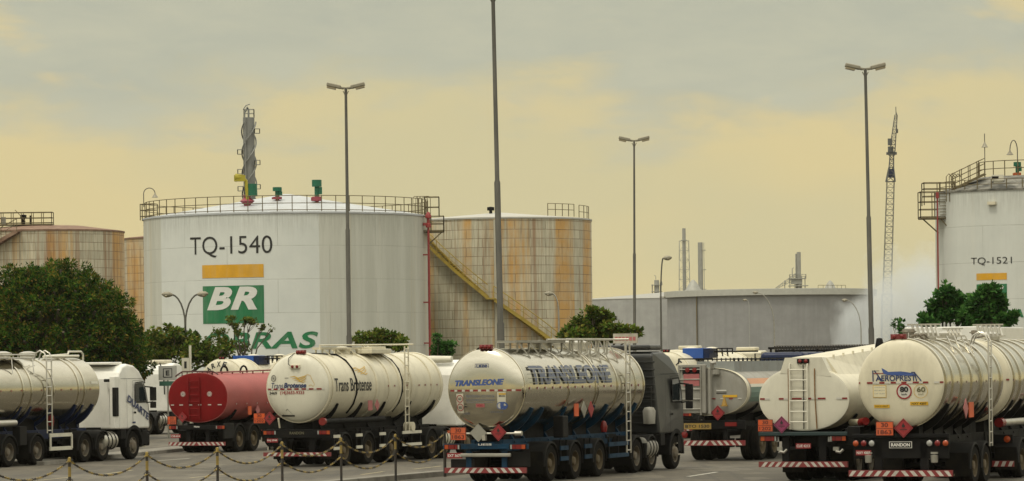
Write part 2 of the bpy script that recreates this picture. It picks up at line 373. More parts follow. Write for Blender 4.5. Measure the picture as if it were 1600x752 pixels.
TBLUE = flat('blue_letter', (.045, .085, .26), .4); TNAVY = flat('navy_letter', (.02, .035, .11), .4); TGREY = flat('grey_letter', (.16, .17, .20), .45)
PLATE = flat('red_plate', (.22, .012, .015), .45); PTXT = flat('plate_white', (.62, .60, .56), .45); TSIDE = flat('slate_letter', (.06, .075, .12), .45)
RAILM = principled('ochre_rusty_rail', (.125, .10, .045), .7, dirt=(.06, .03, .015), damt=.6, dnoise=3); PIPER = principled('red_pipe_paint', (.26, .03, .03), .5)
GREEN = principled('tank_green', (.0, .15, .050), .55, vary=.2, dirt=(.25, .30, .24), damt=.30, dscale=(1, 1, .08), dnoise=2.5, thr=(.45, .8)); AMBER = principled('tank_amber', (.62, .32, .008), .55, vary=.15, dirt=(.4, .33, .2), damt=.35, dscale=(1, 1, .08), dnoise=2.5, thr=(.45, .8))
POLE = principled('weathered_pole', (.085, .082, .07), .6, .3, dirt=(.2, .19, .16), damt=.6, dscale=(1, 1, .2), dnoise=3)
HEADM = principled('lamp_housing', (.27, .25, .19), .55, .2, dirt=GRIME, damt=.6); LENS = flat('lamp_glass', (.35, .30, .20), .2)
BARK = principled('bark', (.075, .058, .04), .9, dirt=(.14, .12, .09), damt=.6, dnoise=6, bump=.6)
CONC = principled('kerb_concrete', (.20, .185, .155), .85, dirt=(.06, .055, .045), damt=.7, dnoise=1.6, bump=.3)
YCH = principled('yellow_chain_paint', (.30, .21, .045), .55, dirt=(.08, .06, .03), damt=.6, dnoise=8); YST = principled('yellow_stair_paint', (.36, .26, .035), .6, dirt=(.12, .07, .02), damt=.7, dnoise=2)
# ------------------------------------------------------------------ ground, kerbs, painted lines
TH = R(21); FW = Vector((math.sin(TH), math.cos(TH), 0)); RT = Vector((math.cos(TH), -math.sin(TH), 0))
g = MB(); g.add([(-1500, -60, 0), (1500, -60, 0), (1500, 3000, 0), (-1500, 3000, 0)], [(0, 1, 2, 3)])
tag(g.build('ground', asphalt()), kind='structure')
def kerb(name, p, q, wd, hgt=.14):
    m = MB(); p, q = Vector(p), Vector(q); d = (q - p).normalized(); n = Vector((d.y, -d.x, 0))
    m.add([p + n * wd / 2, q + n * wd / 2, q - n * wd / 2, p - n * wd / 2] + [v + Vector((0, 0, hgt)) for v in (p + n * (wd / 2 - .03), q + n * (wd / 2 - .03), q - n * (wd / 2 - .03), p - n * (wd / 2 - .03))],
          [(4, 5, 6, 7), (0, 1, 5, 4), (1, 2, 6, 5), (2, 3, 7, 6), (3, 0, 4, 7)])
    return tag(m.build(name, CONC, bevel=.02), kind='structure')
a = GP(150, 722); kerb('kerb_island', a - FW * 4 - RT * .6, GP(262, 706) + FW * 3 - RT * .6, 1.3)
a, b = GP(585, 753), GP(692, 743); kerb('kerb_island', a - FW * 6 + RT * .1, b + FW * 3 + RT * .1, .45, .16)
pm = bpy.data.materials.new('worn_road_paint'); pm.use_nodes = True; nt = pm.node_tree
t = N(nt, 'ShaderNodeTexCoord').outputs['Object']
LK(nt, mixc(nt, ramp(nt, noise(nt, t, 7, 5, .7), [(.45, 0.), (.6, .85)]), (.30, .24, .10), (.13, .12, .10)), nt.nodes['Principled BSDF'].inputs['Base Color'])
pw = bpy.data.materials.new('worn_white_paint'); pw.use_nodes = True; nt = pw.node_tree
t = N(nt, 'ShaderNodeTexCoord').outputs['Object']
LK(nt, mixc(nt, ramp(nt, noise(nt, t, 7, 5, .7), [(.5, 0.), (.65, .8)]), (.42, .40, .34), (.13, .12, .10)), nt.nodes['Principled BSDF'].inputs['Base Color'])
for (x0, y0, x1, y1, mm) in ((235, 721, 297, 716.5, pw), (165, 741, 207, 735, pm), (297, 747, 357, 741, pm), (565, 742, 600, 737, pm), (646, 733.5, 690, 728.5, pm), (60, 751, 110, 746, pm), (1075, 745, 1120, 738, pw)):
    a, b = GP(x0, y0), GP(x1, y1); d = (b - a).normalized(); n = Vector((d.y, -d.x, 0)) * .07; z = Vector((0, 0, .005))
    m = MB(); m.add([a - n + z, b - n + z, b + n + z, a + n + z], [(0, 1, 2, 3)]); tag(m.build('road_marking', mm), kind='structure')
# ------------------------------------------------------------------ storage tanks
def onring(Rr, a, z): return Vector((Rr * math.sin(a), -Rr * math.cos(a), z))
def railing(mb, Rr, z, a0, a1, n, hgt=1.05, rails=(.5, 1.05), r=.028, flare=0, mids=1):
    pts = [a0 + (a1 - a0) * i / n for i in range(n + 1)]
    for a in pts: mb.bar(onring(Rr, a, z), onring(Rr + flare, a, z + hgt), .06, .06)
    for h_ in rails: mb.tube([onring(Rr + flare * h_ / hgt, a, z + h_) for a in pts], r, 5)
def fence_box(mb, corners, z, hgt=1.05, rails=(.05, .55, 1.05), r=.028, skip=()):
    for i in range(len(corners)):
        if i in skip: continue
        p, q = Vector((*corners[i], z)), Vector((*corners[(i + 1) % len(corners)], z)); n = max(1, int((q - p).length / .8))
        for j in range(n + 1):
            c = p.lerp(q, j / n); mb.bar(c, c + Vector((0, 0, hgt)), .055, .055)
        for h_ in rails: mb.bar(p + Vector((0, 0, h_)), q + Vector((0, 0, h_)), .05, .05)
class Tank:
    def __init__(s, cx, sc_, Rpx, ytop, mat, roofmat, label, roof=1.6, roofr=.05, group='storage tanks of the depot', n=96, yat='edge'):
        s.Y = F / sc_; s.X = (cx - HX + ROLL * 150) / sc_; s.R = Rpx / sc_; s.cx, s.rpx = cx, Rpx
        ex = cx + Rpx if yat == 'right' else cx - Rpx if yat == 'left' else cx
        dy = ytop - HY + ROLL * (ex - HX); Yd = s.Y - s.R if yat == 'front' else s.Y
        s.H = EYE - dy * Yd / F
        s.o = thing('storage_tank', (s.X, s.Y, 0), label, 'storage tank', group)
        m = MB(); m.lathe([(s.R, 0), (s.R, s.H)], n=n); m.build('shell', mat, s.o)
        r0 = s.R * roofr; m = MB()
        pr = [(s.R + .06, s.H - .12), (s.R + .06, s.H), (s.R - .1, s.H + .03)]
        pr += [(s.R * (1 - t_) + r0 * t_, s.H + .03 + roof * (t_ ** 1.05)) for t_ in (.1, .25, .45, .65, .85, 1)] + [(0, s.H + .03 + roof)]
        m.lathe(pr, n=n); s.roof = m.build('roof', roofmat, s.o)
    def ang(s, x): return math.asin(max(-1, min(1, (x - s.cx) / s.rpx))) - math.atan2(s.X, s.Y)
    def rect(s, x0, x1, y0, y1):        # picture box -> (u0,u1,v0,v1) metres round the shell, metres up
        f = lambda x: s.ang(x) * s.R
        a0, a1 = f(x0), f(x1); am = (a0 + a1) / 2 / s.R; Yd = s.Y - s.R * math.cos(am); xm = (x0 + x1) / 2
        z = lambda y: EYE - (y - HY + ROLL * (xm - HX)) * Yd / F
        return a0, a1, z(y1), z(y0)
    def map(s): return lambda u, v, off: onring(s.R + off, u / s.R, v)
def emblem(T, txt, tb, bar, sq, word):
    mp = T.map()
    m = MB(); addtext(m, txt, mp, T.rect(*tb), bold=-.004, off=.02, step=1); m.build('lettering', INK, T.o)
    m = MB(); rect(m, T.rect(*bar), mp, off=.02, step=.5)
    sqr = T.rect(*sq); u0, u1, v0, v1 = sqr; W_, H_ = u1 - u0, v1 - v0
    rect(m, sqr, mp, 1, .02, .5)
    addtext(m, 'BR', mp, (u0 + W_ * .08, u0 + W_ * .90, v0 + H_ * .36, v0 + H_ * .97), 2, bold=.042, shear=.30, off=.045, step=1, spacing=1.12)
    m.build('emblem', [AMBER, GREEN, flat('tank_white_letter', (.62, .63, .60), .5)], T.o)
    m = MB(); addtext(m, 'PETROBRAS', mp, T.rect(*word), bold=.026, shear=.22, off=.02, step=1, spacing=1.06); m.build('lettering', GREEN, T.o)
def downpipe(T, ang, z1, z0=0, mat=None, r=.07):
    m = MB(); m.tube([onring(T.R + .45, ang, z0), onring(T.R + .45, ang, z1)], r, 8)
    for i in range(4):
        z = z0 + (z1 - z0) * (i + .5) / 4; m.bar(onring(T.R, ang, z), onring(T.R + .6, ang, z), .09, .09)
    return m.build('riser_pipe', mat or PIPER, T.o)
def vent(T, r, ang, h, cap, flange, z, sc_=1.0):
    p = onring(r, ang, z); m = MB()
    m.lathe([(.0, 0), (.17 * sc_, 0), (.17 * sc_, h * .3)], c=p, n=14, m=1); m.lathe([(.42 * sc_, h * .12), (.42 * sc_, h * .3), (0, h * .3)], c=p, n=14, m=1)
    m.lathe([(.2 * sc_, h * .3), (.2 * sc_, h * .72), (.42 * sc_, h * .72), (.42 * sc_, h), (0, h)], c=p, n=16, m=0)
    m.box(p + Vector((.3 * sc_, 0, h * .55)), (.3 * sc_, .3, h * .3))
    m.box(p + Vector((-.38 * sc_, 0, h * .2)), (.25 * sc_, .2, h * .14), 1)
    return m.build('roof_vent', [cap, flange], T.o)
def gooseneck(T, r, ang, z, hgt, side=1, reach=.9):
    m = MB(); p = onring(r, ang, z); pts = [p, p + Vector((0, 0, hgt * .7))]
    for i in range(1, 9):
        a = math.pi * i / 8 * .95; pts.append(p + Vector((side * reach / 2 * (1 - math.cos(a)), 0, hgt * .7 + hgt * .3 * math.sin(a))))
    m.tube(pts, .035, 6); e = pts[-1]; m.lathe([(.04, 0), (.07, -.12), (.24, -.35), (.2, -.36), (0, -.3)], c=e, n=14, m=1)
    return m.build('gooseneck_lamp', [POLE, HEADM], T.o)
ROOFW = principled('white_roof', (.42, .44, .46), .5, dirt=(.3, .29, .25), damt=.4, dnoise=.8)
ROOFR = principled('rusty_roof', (.17, .095, .06), .8, dirt=(.35, .25, .18), damt=.6, dnoise=1.5)
ROOFD = principled('sooty_roof', (.22, .21, .18), .8, dirt=(.045, .045, .04), damt=.95, dnoise=1.2, thr=(.38, .62))
# white tank with the large green emblem
z0, z1 = math.asin((257 - 449) / 223) + .064, math.asin((497 - 449) / 223) + .064
T1 = Tank(449, 21, 223, 331, tank_mat('white_tank_wall', 'white', 10.62, (z0, z1), seed=1), ROOFW, 'broad white storage tank with green and amber emblem, railing all round its roof', roof=1.75, roofr=.02, yat='front')
emblem(T1, 'TQ-1540', (303, 427, 369, 402), (321, 413.5, 413.5, 434), (321.5, 413.5, 446.5, 505.5), (242, 494, 519.5, 546))
m = MB(); railing(m, T1.R - .12, T1.H + .05, -math.pi, math.pi, 62, 1.12, (.1, .58, 1.12)); m.build('railing', RAILM, T1.o)
m = MB(); ca = R(78)                                   # stair-head platform at the right edge
px, py = T1.R * math.sin(ca), -T1.R * math.cos(ca)
zp = T1.H - 1.25
m.box((T1.R + .15, py + .2, zp), (1.9, 1.6, .09))
fence_box(m, [(T1.R - .8, py - .6), (T1.R + 1.1, py - .6), (T1.R + 1.1, py + 1.0), (T1.R - .8, py + 1.0)], zp, 1.15, (.1, .6, 1.15))
m.bar((T1.R + 1.0, py - .5, zp), (T1.R - .1, py - .5, zp - 1.0), .09, .09); m.bar((T1.R - .75, py - .55, zp), (T1.R - 1.3, py - .9, zp - .9), .06, .06)
m.build('platform', RAILM, T1.o)
m = MB()                                               # taller caged head above it
fence_box(m, [(T1.R - .3, py + .1), (T1.R + .75, py + .1), (T1.R + .75, py + 1.3), (T1.R - .3, py + 1.3)], T1.H - .1, 1.45, (.7, 1.45))
for i in range(5):
    x = T1.R - 1.15 + .22 * i; m.tube([(x, py - .35, T1.H - .1), (x, py - .35, T1.H + 1.2), (x + .1, py - .2, T1.H + 1.38), (x + .3, py, T1.H + 1.38), (x + .4, py, T1.H + 1.2), (x + .4, py, T1.H)], .025, 5)
m.build('ladder_cage', RAILM, T1.o)
m = MB(); q = Vector((T1.R - .02, py - .75, zp)); m.tube([q + Vector((0, 0, -zp)), q + Vector((0, 0, 1.05))], .085, 8)
m.lathe([(0, .3), (.2, .3), (.2, .55), (.12, .6), (.12, .95), (.22, 1.0), (.22, 1.2), (.08, 1.45), (0, 1.45)], c=q, n=12); m.box(q + Vector((-.25, 0, .55)), (.3, .2, .22))
for zz_ in (-1.7, -5.2, -8.2): m.box(q + Vector((-.2, 0, zz_)), (.5, .12, .1))
m.build('riser_pipe', PIPER, T1.o)
m = MB(); fence_box(m, [(-T1.R - .15, -1.2), (-T1.R + .9, -1.9), (-T1.R + 1.1, -1.0), (-T1.R - .1, -.3)], T1.H - .1, 1.2, (.3, .75, 1.2)); m.build('ladder_cage', RAILM, T1.o)
gooseneck(T1, T1.R - .05, R(-84), T1.H + .9, 1.4, 1, .85)
rz = lambda r: T1.H + 1.75 * (1 - r / T1.R) - .1
G2 = principled('valve_green', (.0, .10, .05), .5); PK = principled('valve_pink', (.25, .04, .06), .5); YV = principled('valve_yellow', (.33, .28, .015), .5)
vent(T1, 4.0, R(-6), 1.0, G2, PK, rz(4.0) + .1, .8); vent(T1, 5.0, R(30), 1.75, G2, PK, rz(5) + .0, .85)
m = MB(); p = onring(6.6, R(-22), rz(6.6)); p.x = (396 - 449) / 21.5; p.z = T1.H + .75
m.lathe([(0, -.7), (.25, -.7), (.25, 0), (.55, .25), (.25, .5), (.35, .7), (0, .7)], c=p, n=14, m=1); m.lathe([(0, .6), (.45, .6), (.42, 1.5), (0, 1.5)], c=p + Vector((.3, 0, 0)), n=14, m=2)
m.tube([p + Vector((.05, -.3, .2)), p + Vector((-.05, -.35, 1.7)), p + Vector((-.35, -.35, 1.95)), p + Vector((-.8, -.3, 1.95))], [.12, .13, .22, .32], 10); m.box(p + Vector((-.5, -.3, 1.9)), (.8, .5, .45))
m.build('foam_pipe', [YV, PK, G2], T1.o)
# rust-streaked tank with the yellow stair
T2 = Tank(780, 20, 145, 343.5, tank_mat('rust_wall_pale', 'rust', 7.25, .005, seed=2), principled('grey_roof', (.40, .39, .35), .6), 'rust streaked storage tank with yellow stair climbing its side', roof=.6, yat='right')
m = MB(); m2 = MB()
def helix(T, x0, y0, x1, y1, nst, mt, mr, wd=.75, side=1):
    a0, a1 = T.ang(x0), T.ang(x1)
    z0_ = EYE - (y0 - HY + ROLL * (x0 - HX)) * (T.Y - T.R * math.cos(a0)) / F; z1_ = EYE - (y1 - HY + ROLL * (x1 - HX)) * (T.Y - T.R * math.cos(a1)) / F
    pi_, po, ph = [], [], []
    for i in range(nst + 1):
        t_ = i / nst; a = a0 + (a1 - a0) * t_; z = z0_ + (z1_ - z0_) * t_
        mt.bar(onring(T.R + .05, a, z), onring(T.R + wd, a, z), .26, .05); pi_.append(onring(T.R + .06, a, z)); po.append(onring(T.R + wd, a, z)); ph.append(onring(T.R + wd, a, z + 1.0))
        if i % 6 == 0: mr.bar(po[-1], ph[-1], .05, .05)
    for q in (pi_, po):
        mt.add([v + Vector((0, 0, dz)) for v in q for dz in (-.16, .16)], [(2 * i, 2 * i + 1, 2 * i + 3, 2 * i + 2) for i in range(nst)], 0)
    mr.tube(ph, .035, 5); mr.tube([v - Vector((0, 0, .45)) for v in ph], .02, 5)
    return z0_, z1_, a1
helix(T2, 664, 360, 764, 466, 34, m, m2); helix(T2, 772, 468, 868, 548, 30, m, m2)
q = onring(T2.R + .4, math.asin((768 - 780) / 145), 0); q.z = EYE - (467 - HY) * (T2.Y - T2.R) / F
m.box(q, (.8, .8, .08)); m.build('stair', YST, T2.o); m2.build('handrail', YST, T2.o)
m = MB(); railing(m, T2.R - .3, T2.H + .1, R(33), R(57), 4, .95, (.5, .95), .025); railing(m, T2.R - .2, T2.H - .1, R(62), R(85), 3, 1.1, (.1, .6, 1.1), .025); m.build('railing', RAILM, T2.o)
m = MB(); m.lathe([(0, 0), (.12, 0), (.12, .45), (.28, .45), (.28, .7), (0, .75)], c=(-.6, -1.5, T2.H + .3), n=12); m.build('roof_vent', BLACK, T2.o)
m = MB(); m.tube([onring(T2.R + .1, R(-2), .2), onring(T2.R + .1, R(-2), T2.H - .2)], .12, 8); m.build('riser_pipe', principled('pale_pipe', (.42, .40, .32), .6), T2.o)
# big rusty tank behind the mango tree, and the narrow one beside it
T3 = Tank(72, 19, 122, 361.5, tank_mat('rust_wall_orange', 'rust', 6.42, .045, seed=6), ROOFR, 'wide orange rusted storage tank with stair and roof platform, above the mango tree', roof=.42, roofr=.5, yat='right')
m = MB(); zr = T3.H + .2
fence_box(m, [(-4.8, -3.4), (.95, -3.4), (.95, -2.2), (-4.8, -2.2)], zr + .35, .95, (.1, .5, .95)); m.box((-1.9, -2.8, zr + .3), (5.8, 1.3, .08)); m.bar((-1.15, -3.5, zr + .55), (-2.0, -3.5, zr + 1.5), .05); m.build('platform', RAILM, T3.o)
m = MB(); m.lathe([(0, 0), (.14, 0), (.14, .5), (.26, .5), (.26, .8), (0, .85)], c=(-1.4, -3.0, zr + .3), n=12); m.build('roof_vent', BLACK, T3.o); m = MB(); m.lathe([(0, 0), (.1, 0), (.1, .75), (0, .75)], c=(-.8, -3.0, zr + .3), n=10); m.build('roof_vent', BLACK, T3.o); m = MB(); m.box((-3.0, -3.0, zr + .65), (.32, .3, .6)); m.build('roof_box', GALV, T3.o)
m = MB(); m2 = MB(); helix(T3, 33, 362, -40, 420, 26, m, m2); m.build('stair', ROOFR, T3.o); m2.build('handrail', RAILM, T3.o)
T4 = Tank(252, 18, 57, 373, tank_mat('rust_wall_narrow', 'rust', 3.17, .05, seed=7), ROOFR, 'narrow rust striped storage tank squeezed between the wide rusted tank and the white tank', roof=.3, yat='left')
# pale grey tanks in the haze
T5 = Tank(1203, 9, 161, 456.5, tank_mat('grey_wall', 'grey', 17.9, seed=3), principled('grey_tank_roof', (.34, .34, .31), .6), 'distant squat grey storage tank with wind girder, partly lost in steam', roof=.1, yat='left')
m = MB(); m.lathe([(T5.R + .05, T5.H - .02), (T5.R + .55, T5.H - .02), (T5.R + .6, T5.H - 1.05), (T5.R + .05, T5.H - 1.1)], n=96, smooth=False); m.build('wind_girder', principled('grey_girder', (.38, .38, .34), .6), T5.o)
m = MB(); m.box(onring(T5.R + .7, R(-84), T5.H - .9), (1.6, 1, .12)); railing(m, T5.R + .4, T5.H - .1, R(22), R(40), 6, .6, (.6,), .04); m.tube([onring(T5.R + .2, R(-48), 0), onring(T5.R + .2, R(-48), T5.H - .8)], .12, 6); m.build('platform', RAILM, T5.o)
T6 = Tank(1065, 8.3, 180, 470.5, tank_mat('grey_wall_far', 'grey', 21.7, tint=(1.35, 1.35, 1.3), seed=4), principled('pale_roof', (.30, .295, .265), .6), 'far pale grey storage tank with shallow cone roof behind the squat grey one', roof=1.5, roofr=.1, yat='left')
# white tank at the right edge
T7 = Tank(1603, 23.4, 140, 302, tank_mat('white_wall_right', 'white', 5.98, seed=9), ROOFD, 'slim white storage tank with sooty domed roof at the right edge', roof=.95, roofr=.50, yat='left')
emblem(T7, 'TQ-1521', (1520, 1582, 402, 414.5), (1528, 1574, 427, 437.5), (1528, 1574, 444, 472), (1489, 1613, 484, 497))
m = MB(); zt = T7.H + .98
railing(m, 3.1, zt, R(-100), R(100), 12, 1.0, (.5, 1.0), .028); railing(m, T7.R - .1, T7.H + .02, R(-80), R(80), 16, .62, (.3, .62), .022)
m.build('railing', RAILM, T7.o)
m = MB(); x0 = -T7.R - .15; zp = T7.H - 1.75
m.box((x0 - .15, -1.4, zp), (1.9, 1.5, .1)); fence_box(m, [(x0 - 1.1, -2.1), (x0 + .75, -2.1), (x0 + .75, -.7), (x0 - 1.1, -.7)], zp, 1.75, (.1, .6, 1.1, 1.75))
fence_box(m, [(x0 - .75, -1.2), (x0 + 1.3, -1.2), (x0 + 1.3, .1), (x0 - .75, .1)], zp + .9, 1.5, (.6, 1.1, 1.5))
for i in range(9): m.bar((x0 + .15, -2.2, zp + .2 * i), (x0 + .72, -2.2, zp + .2 * i), .045)
m.bar((x0 - 1.0, -2.0, zp), (x0 + .1, -1.9, zp - 1.0), .08); m.bar((x0 + .2, -2.0, zp), (x0 + .9, -2.4, zp - .9), .06); m.bar((x0, -2.0, 0), (x0, -2.0, zp), .07)
m.build('platform', RAILM, T7.o)
m = MB()
for yy in (-2.6, -1.7):
    for hh in (0, .35, .7, 1.05): m.bar((x0 + 1.0, yy, T7.H + .1 + hh), (-3.05, yy, zt + .1 + hh), .05 if hh else .16)
for i in range(12):
    c = Vector((x0 + 1.0, -2.15, T7.H + .1)).lerp(Vector((-3.05, -2.15, zt + .1)), i / 11); m.box(c, (.24, .9, .05))
    if i % 3 == 0:
        for yy in (-2.6, -1.7): m.bar((c.x, yy, c.z), (c.x, yy, c.z + 1.1), .05)
for i in range(4): m.tube([(x0 + .55 + i * .2, -2.7, T7.H - .7), (x0 + .55 + i * .2, -2.7, T7.H + .95), (x0 + .75 + i * .2, -2.5, T7.H + 1.15), (x0 + .95 + i * .2, -2.3, T7.H + .95)], .03, 5)
m.build('stair', RAILM, T7.o)
m = MB(); m.tube([(x0 - .35 + .35, -2.25, 0), (x0, -2.25, zp + 1.7)], .05, 6); m.box((x0, -2.25, zp + 1.5), (.18, .18, .4)); m.box((x0 + .12, -2.3, 7.2), (.4, .1, .1)); m.build('riser_pipe', PIPER, T7.o)
vent(T7, 2.4, R(-20), 1.0, G2, principled('valve_orange', (.40, .09, .02), .5), zt - .1, .6); vent(T7, 2.0, R(28), 1.15, ALU, ALU, zt, .4)
m = MB(); m.box(onring(4.4, R(-32), T7.H + .78), (.78, .5, .38), rot=Matrix.Rotation(R(-10), 3, 'Z')); m.box(onring(4.3, R(-32), T7.H + .45), (.6, .5, .4), rot=Matrix.Rotation(R(-10), 3, 'Z')); m.box(onring(4.67, R(-32), T7.H + .8), (.55, .06, .14), 1); m.build('roof_hatch', [WHITE, BLACK], T7.o)
m = MB(); m.box(onring(T7.R + .12, R(-29), T7.H - .95), (.55, .25, .2), rot=Matrix.Rotation(R(-29), 3, 'Z')); m.build('overflow_vent', CREAM, T7.o)
m = MB(); p = onring(2.9, R(-73), zt); m.tube([p, p + Vector((0, 0, 2.9))], .03, 6); m.lathe([(.04, 0), (.07, -.1), (.22, -.36), (0, -.3)], c=p + Vector((0, 0, 2.35)), n=12, m=1); m.build('mast_lamp', [POLE, HEADM], T7.o)
gooseneck(T7, .9, R(-40), zt, 2.45, -1, .5)
# ------------------------------------------------------------------ plant on the skyline
HAZEM = principled('hazed_steel', (.31, .31, .28), .6, .2)  # distance haze put into the base colour, paler than bare steel
def wpx(x, y, s): return P(x, y, s)
def column(px, s, y0, rpx, label, name='process_column', strakes=0, cap=True, r1=None, group=None, cat='column', mat=None):
    b = P(px, y0, s); Hh = b.z; b.z = 0; o = thing(name, b, label, cat, group); r = rpx / s; m = MB()
    m.lathe([(0, 0), (r, 0), (r1 or r * .9, Hh), (0, Hh)], n=24); m.build('shaft', mat or HAZEM, o)
    if strakes:
        for k in range(3):
            q = MB(); pts = [Vector(((r * 1.12) * math.cos(2 * math.pi * (k / 3 + t_ / strakes)), (r * 1.12) * math.sin(2 * math.pi * (k / 3 + t_ / strakes)), Hh - 14.5 + (14.0) * t_ / 60)) for t_ in range(61)]
            q.tube(pts, r * .11, 6); q.build('helical_strake', mat or HAZEM, o)
    return o, r, Hh
STK = principled('strake_grey', (.21, .215, .205), .6, .2)
o, r, Hh = column(388.5, 14, 184, 10, 'tall grey process column with wavy spiral strakes rising behind the white tank', strakes=30, mat=STK)
m = MB()
for i, (dx, z) in enumerate(((1, 1.2), (-1, 3.5), (-1, 5.7), (1, 4.7), (-1, 7.6), (1, 7.4))):
    x = dx * (r + .25); m.box((x, -.5, Hh - z - .6), (.6, .5, .06)); fence_box(m, [(x - .28, -.7), (x + .28, -.7), (x + .28, -.2), (x - .28, -.2)], Hh - z - .6, .5, (.5,), .02)
fence_box(m, [(-.5, -.5), (.6, -.5), (.6, .5), (-.5, .5)], Hh, .9, (.45, .9)); m.bar((-.35, -r - .15, 14), (-.35, -r - .15, Hh + .6), .1); m.build('platform', STK, o)
m = MB(); m.tube([(0, 0, Hh), (0, 0, Hh + .9), (-.1, 0, Hh + 1.2), (-.4, 0, Hh + .6)], .12, 6); m.tube([(-.6, 0, Hh + .9), (-.3, 0, Hh + 1.35), (.15, 0, Hh + 1.5)], .06, 6); m.build('top_vent', STK, o)
def lattice(m, p0, p1, w0, w1, n, r, ax=Vector((1, 0, 0)), ay=Vector((0, 1, 0))):
    p0, p1 = Vector(p0), Vector(p1); prev = None
    for i in range(n + 1):
        t_ = i / n; c = p0.lerp(p1, t_); w_ = (w0 + (w1 - w0) * t_) / 2; q = [c + ax * sx * w_ + ay * sy * w_ for sx, sy in ((-1, -1), (1, -1), (1, 1), (-1, 1))]
        for k in range(4):
            m.bar(q[k], q[(k + 1) % 4], r * .7)
            if prev: m.bar(prev[k], q[k], r); m.bar(prev[k] if i % 2 else prev[(k + 1) % 4], q[(k + 1) % 4] if i % 2 else q[k], r * .7)
        prev = q
o, r, Hh = column(1068.5, 6.1, 357, 3.0, 'tallest far chimney held inside a lattice tower, left of the plain one', 'chimney', cat='chimney', group='chimneys on the horizon')
m = MB(); lattice(m, (0, 0, 0), (0, 0, Hh - 3.2), 3.4, 2.4, 14, .085); m.build('lattice_tower', HAZEM, o)
m = MB(); m.lathe([(0, Hh - 3.2), (r * 1.6, Hh - 3.2), (r * 1.6, Hh - 3.0), (0, Hh - 3)], n=16); m.build('collar', HAZEM, o)
o, r, Hh = column(1094, 6.1, 379, 4.0, 'thick far chimney standing free beside the lattice chimney', 'chimney', cat='chimney', group='chimneys on the horizon', r1=.62)
m = MB()
for z in (2, 7, 12): m.box((r + .4, 0, Hh - z), (.7, 1.4, .15))
m.build('platform', HAZEM, o); m = MB(); m.bar((r + .25, -.2, 2), (r + .25, -.2, Hh), .15); m.build('ladder', HAZEM, o)
o, r, Hh = column(1026, 6.4, 438, 4.2, 'short far process vessel with side pipes behind the pale grey tank', cat='vessel')
m = MB(); m.tube([(-1.1, 0, 0), (-1.1, 0, Hh - 1)], .14, 6); m.tube([(.8, 0, 0), (.9, 0, Hh - .6), (1.2, 0, Hh - .3), (1.3, 0, Hh - 1.2)], .16, 6); m.box((0, 0, Hh - 1.2), (2.6, 1.8, .15)); m.box((0, 0, Hh - 2.8), (2.6, 1.8, .15)); m.tube([(-.2, 0, Hh), (-.2, 0, Hh + 1), (-.6, 0, Hh + 1.2)], .08, 5); m.build('pipework', HAZEM, o)
o, r, Hh = column(1248, 6.6, 394, 3.4, 'far twin column rising from a truss platform above the squat grey tank', cat='column')
m = MB(); m.tube([(-.62, .2, 0), (-.62, .2, Hh - .4)], .22, 6)
fence_box(m, [(-2.2, -1), (1.6, -1), (1.6, 1), (-2.2, 1)], Hh - 6.3, 1.0, (.5, 1.0)); m.box((-.3, 0, Hh - 6.3), (3.8, 2, .2)); m.box((-.2, 0, Hh - 8), (4.6, 2, .2))
lattice(m, (-5.6, 0, Hh - 8.6), (-.8, 0, Hh - 5.8), .3, 1.5, 6, .1, Vector((0, 0, 1)), Vector((0, 1, 0)))
for x in (-3.4, -2.2, -1.0, .6, 1.4): m.bar((x, 0, 0), (x, 0, Hh - 6.0 + x * .2), .18)
m.tube([(-1.6, 0, Hh - 7), (-1.6, 0, Hh - 3.9), (-1.2, 0, Hh - 3.7)], .12, 6); m.box((-.6, 0, Hh - 6.9), (2.6, 1.4, 1.4)); m.build('truss_platform', HAZEM, o)
for (px_, yt, w_, lb) in ((1083, 437, 22, 'grey cone topped silo peeking above the left of the squat tank'), (1297, 438, 19, 'grey cone topped silo peeking above the right of the squat tank')):
    p = P(px_, yt, 7); Hh = p.z; p.z = 0; o = thing('silo', p, lb, 'silo', 'cone topped silos'); rr = w_ / 7 / 2 * 1.15
    m = MB(); m.lathe([(rr, 0), (rr, Hh - 2.4)], n=28); m.build('body', HAZEM, o); m = MB(); m.lathe([(rr, Hh - 2.4), (rr * .45, Hh - .7), (rr * .2, Hh - .2), (0, Hh)], n=28); m.build('cone_roof', HAZEM, o)
# crane boom
CR = principled('crane_steel', (.10, .105, .10), .6, .3); p0 = P(1386, 440, 8); p0.z = 0; o = thing('crane', p0, 'slender lattice crane boom standing in the steam right of the tall lamp', 'crane')
L_ = lambda x, y: P(x, y, 8) - p0
m = MB(); a_, b_ = L_(1386, 460), L_(1391.5, 284); lattice(m, L_(1384, 560), a_, 1.8, 1.9, 6, .17); lattice(m, a_, b_, 1.6, 1.4, 20, .085); lattice(m, b_, L_(1392.5, 262), 1.7, .9, 2, .17); m.build('mast', CR, o)
m = MB(); c = L_(1392.6, 271); m.box(c, (1.1, 1.1, 1.7)); m.build('joint_box', NAVY, o)
m = MB(); lattice(m, L_(1392.7, 262), L_(1393.5, 243), .9, .7, 3, .14); lattice(m, L_(1393.5, 243), L_(1400, 180), 1.1, .5, 11, .1); m.tube([L_(1400, 180), L_(1399.7, 167)], .08, 5); m.tube([L_(1401, 176), L_(1401.5, 205)], .05, 5); m.box(L_(1401.5, 205), (.4, .4, .8)); m.build('jib', CR, o)
m = MB(); m.box(L_(1390.5, 222), (.8, .8, 1.3)); m.box(L_(1391.5, 234), (1.0, .8, 1.2)); m.box(L_(1393, 240), (2.0, .8, .5)); m.build('hoist', CR, o)
m = MB(); m.box((0, 0, 1.8), (4, 7, 2.2)); m.box((0, 0, .5), (5, 6, 1.0)); m.build('crawler_body', CR, o, bevel=.1)
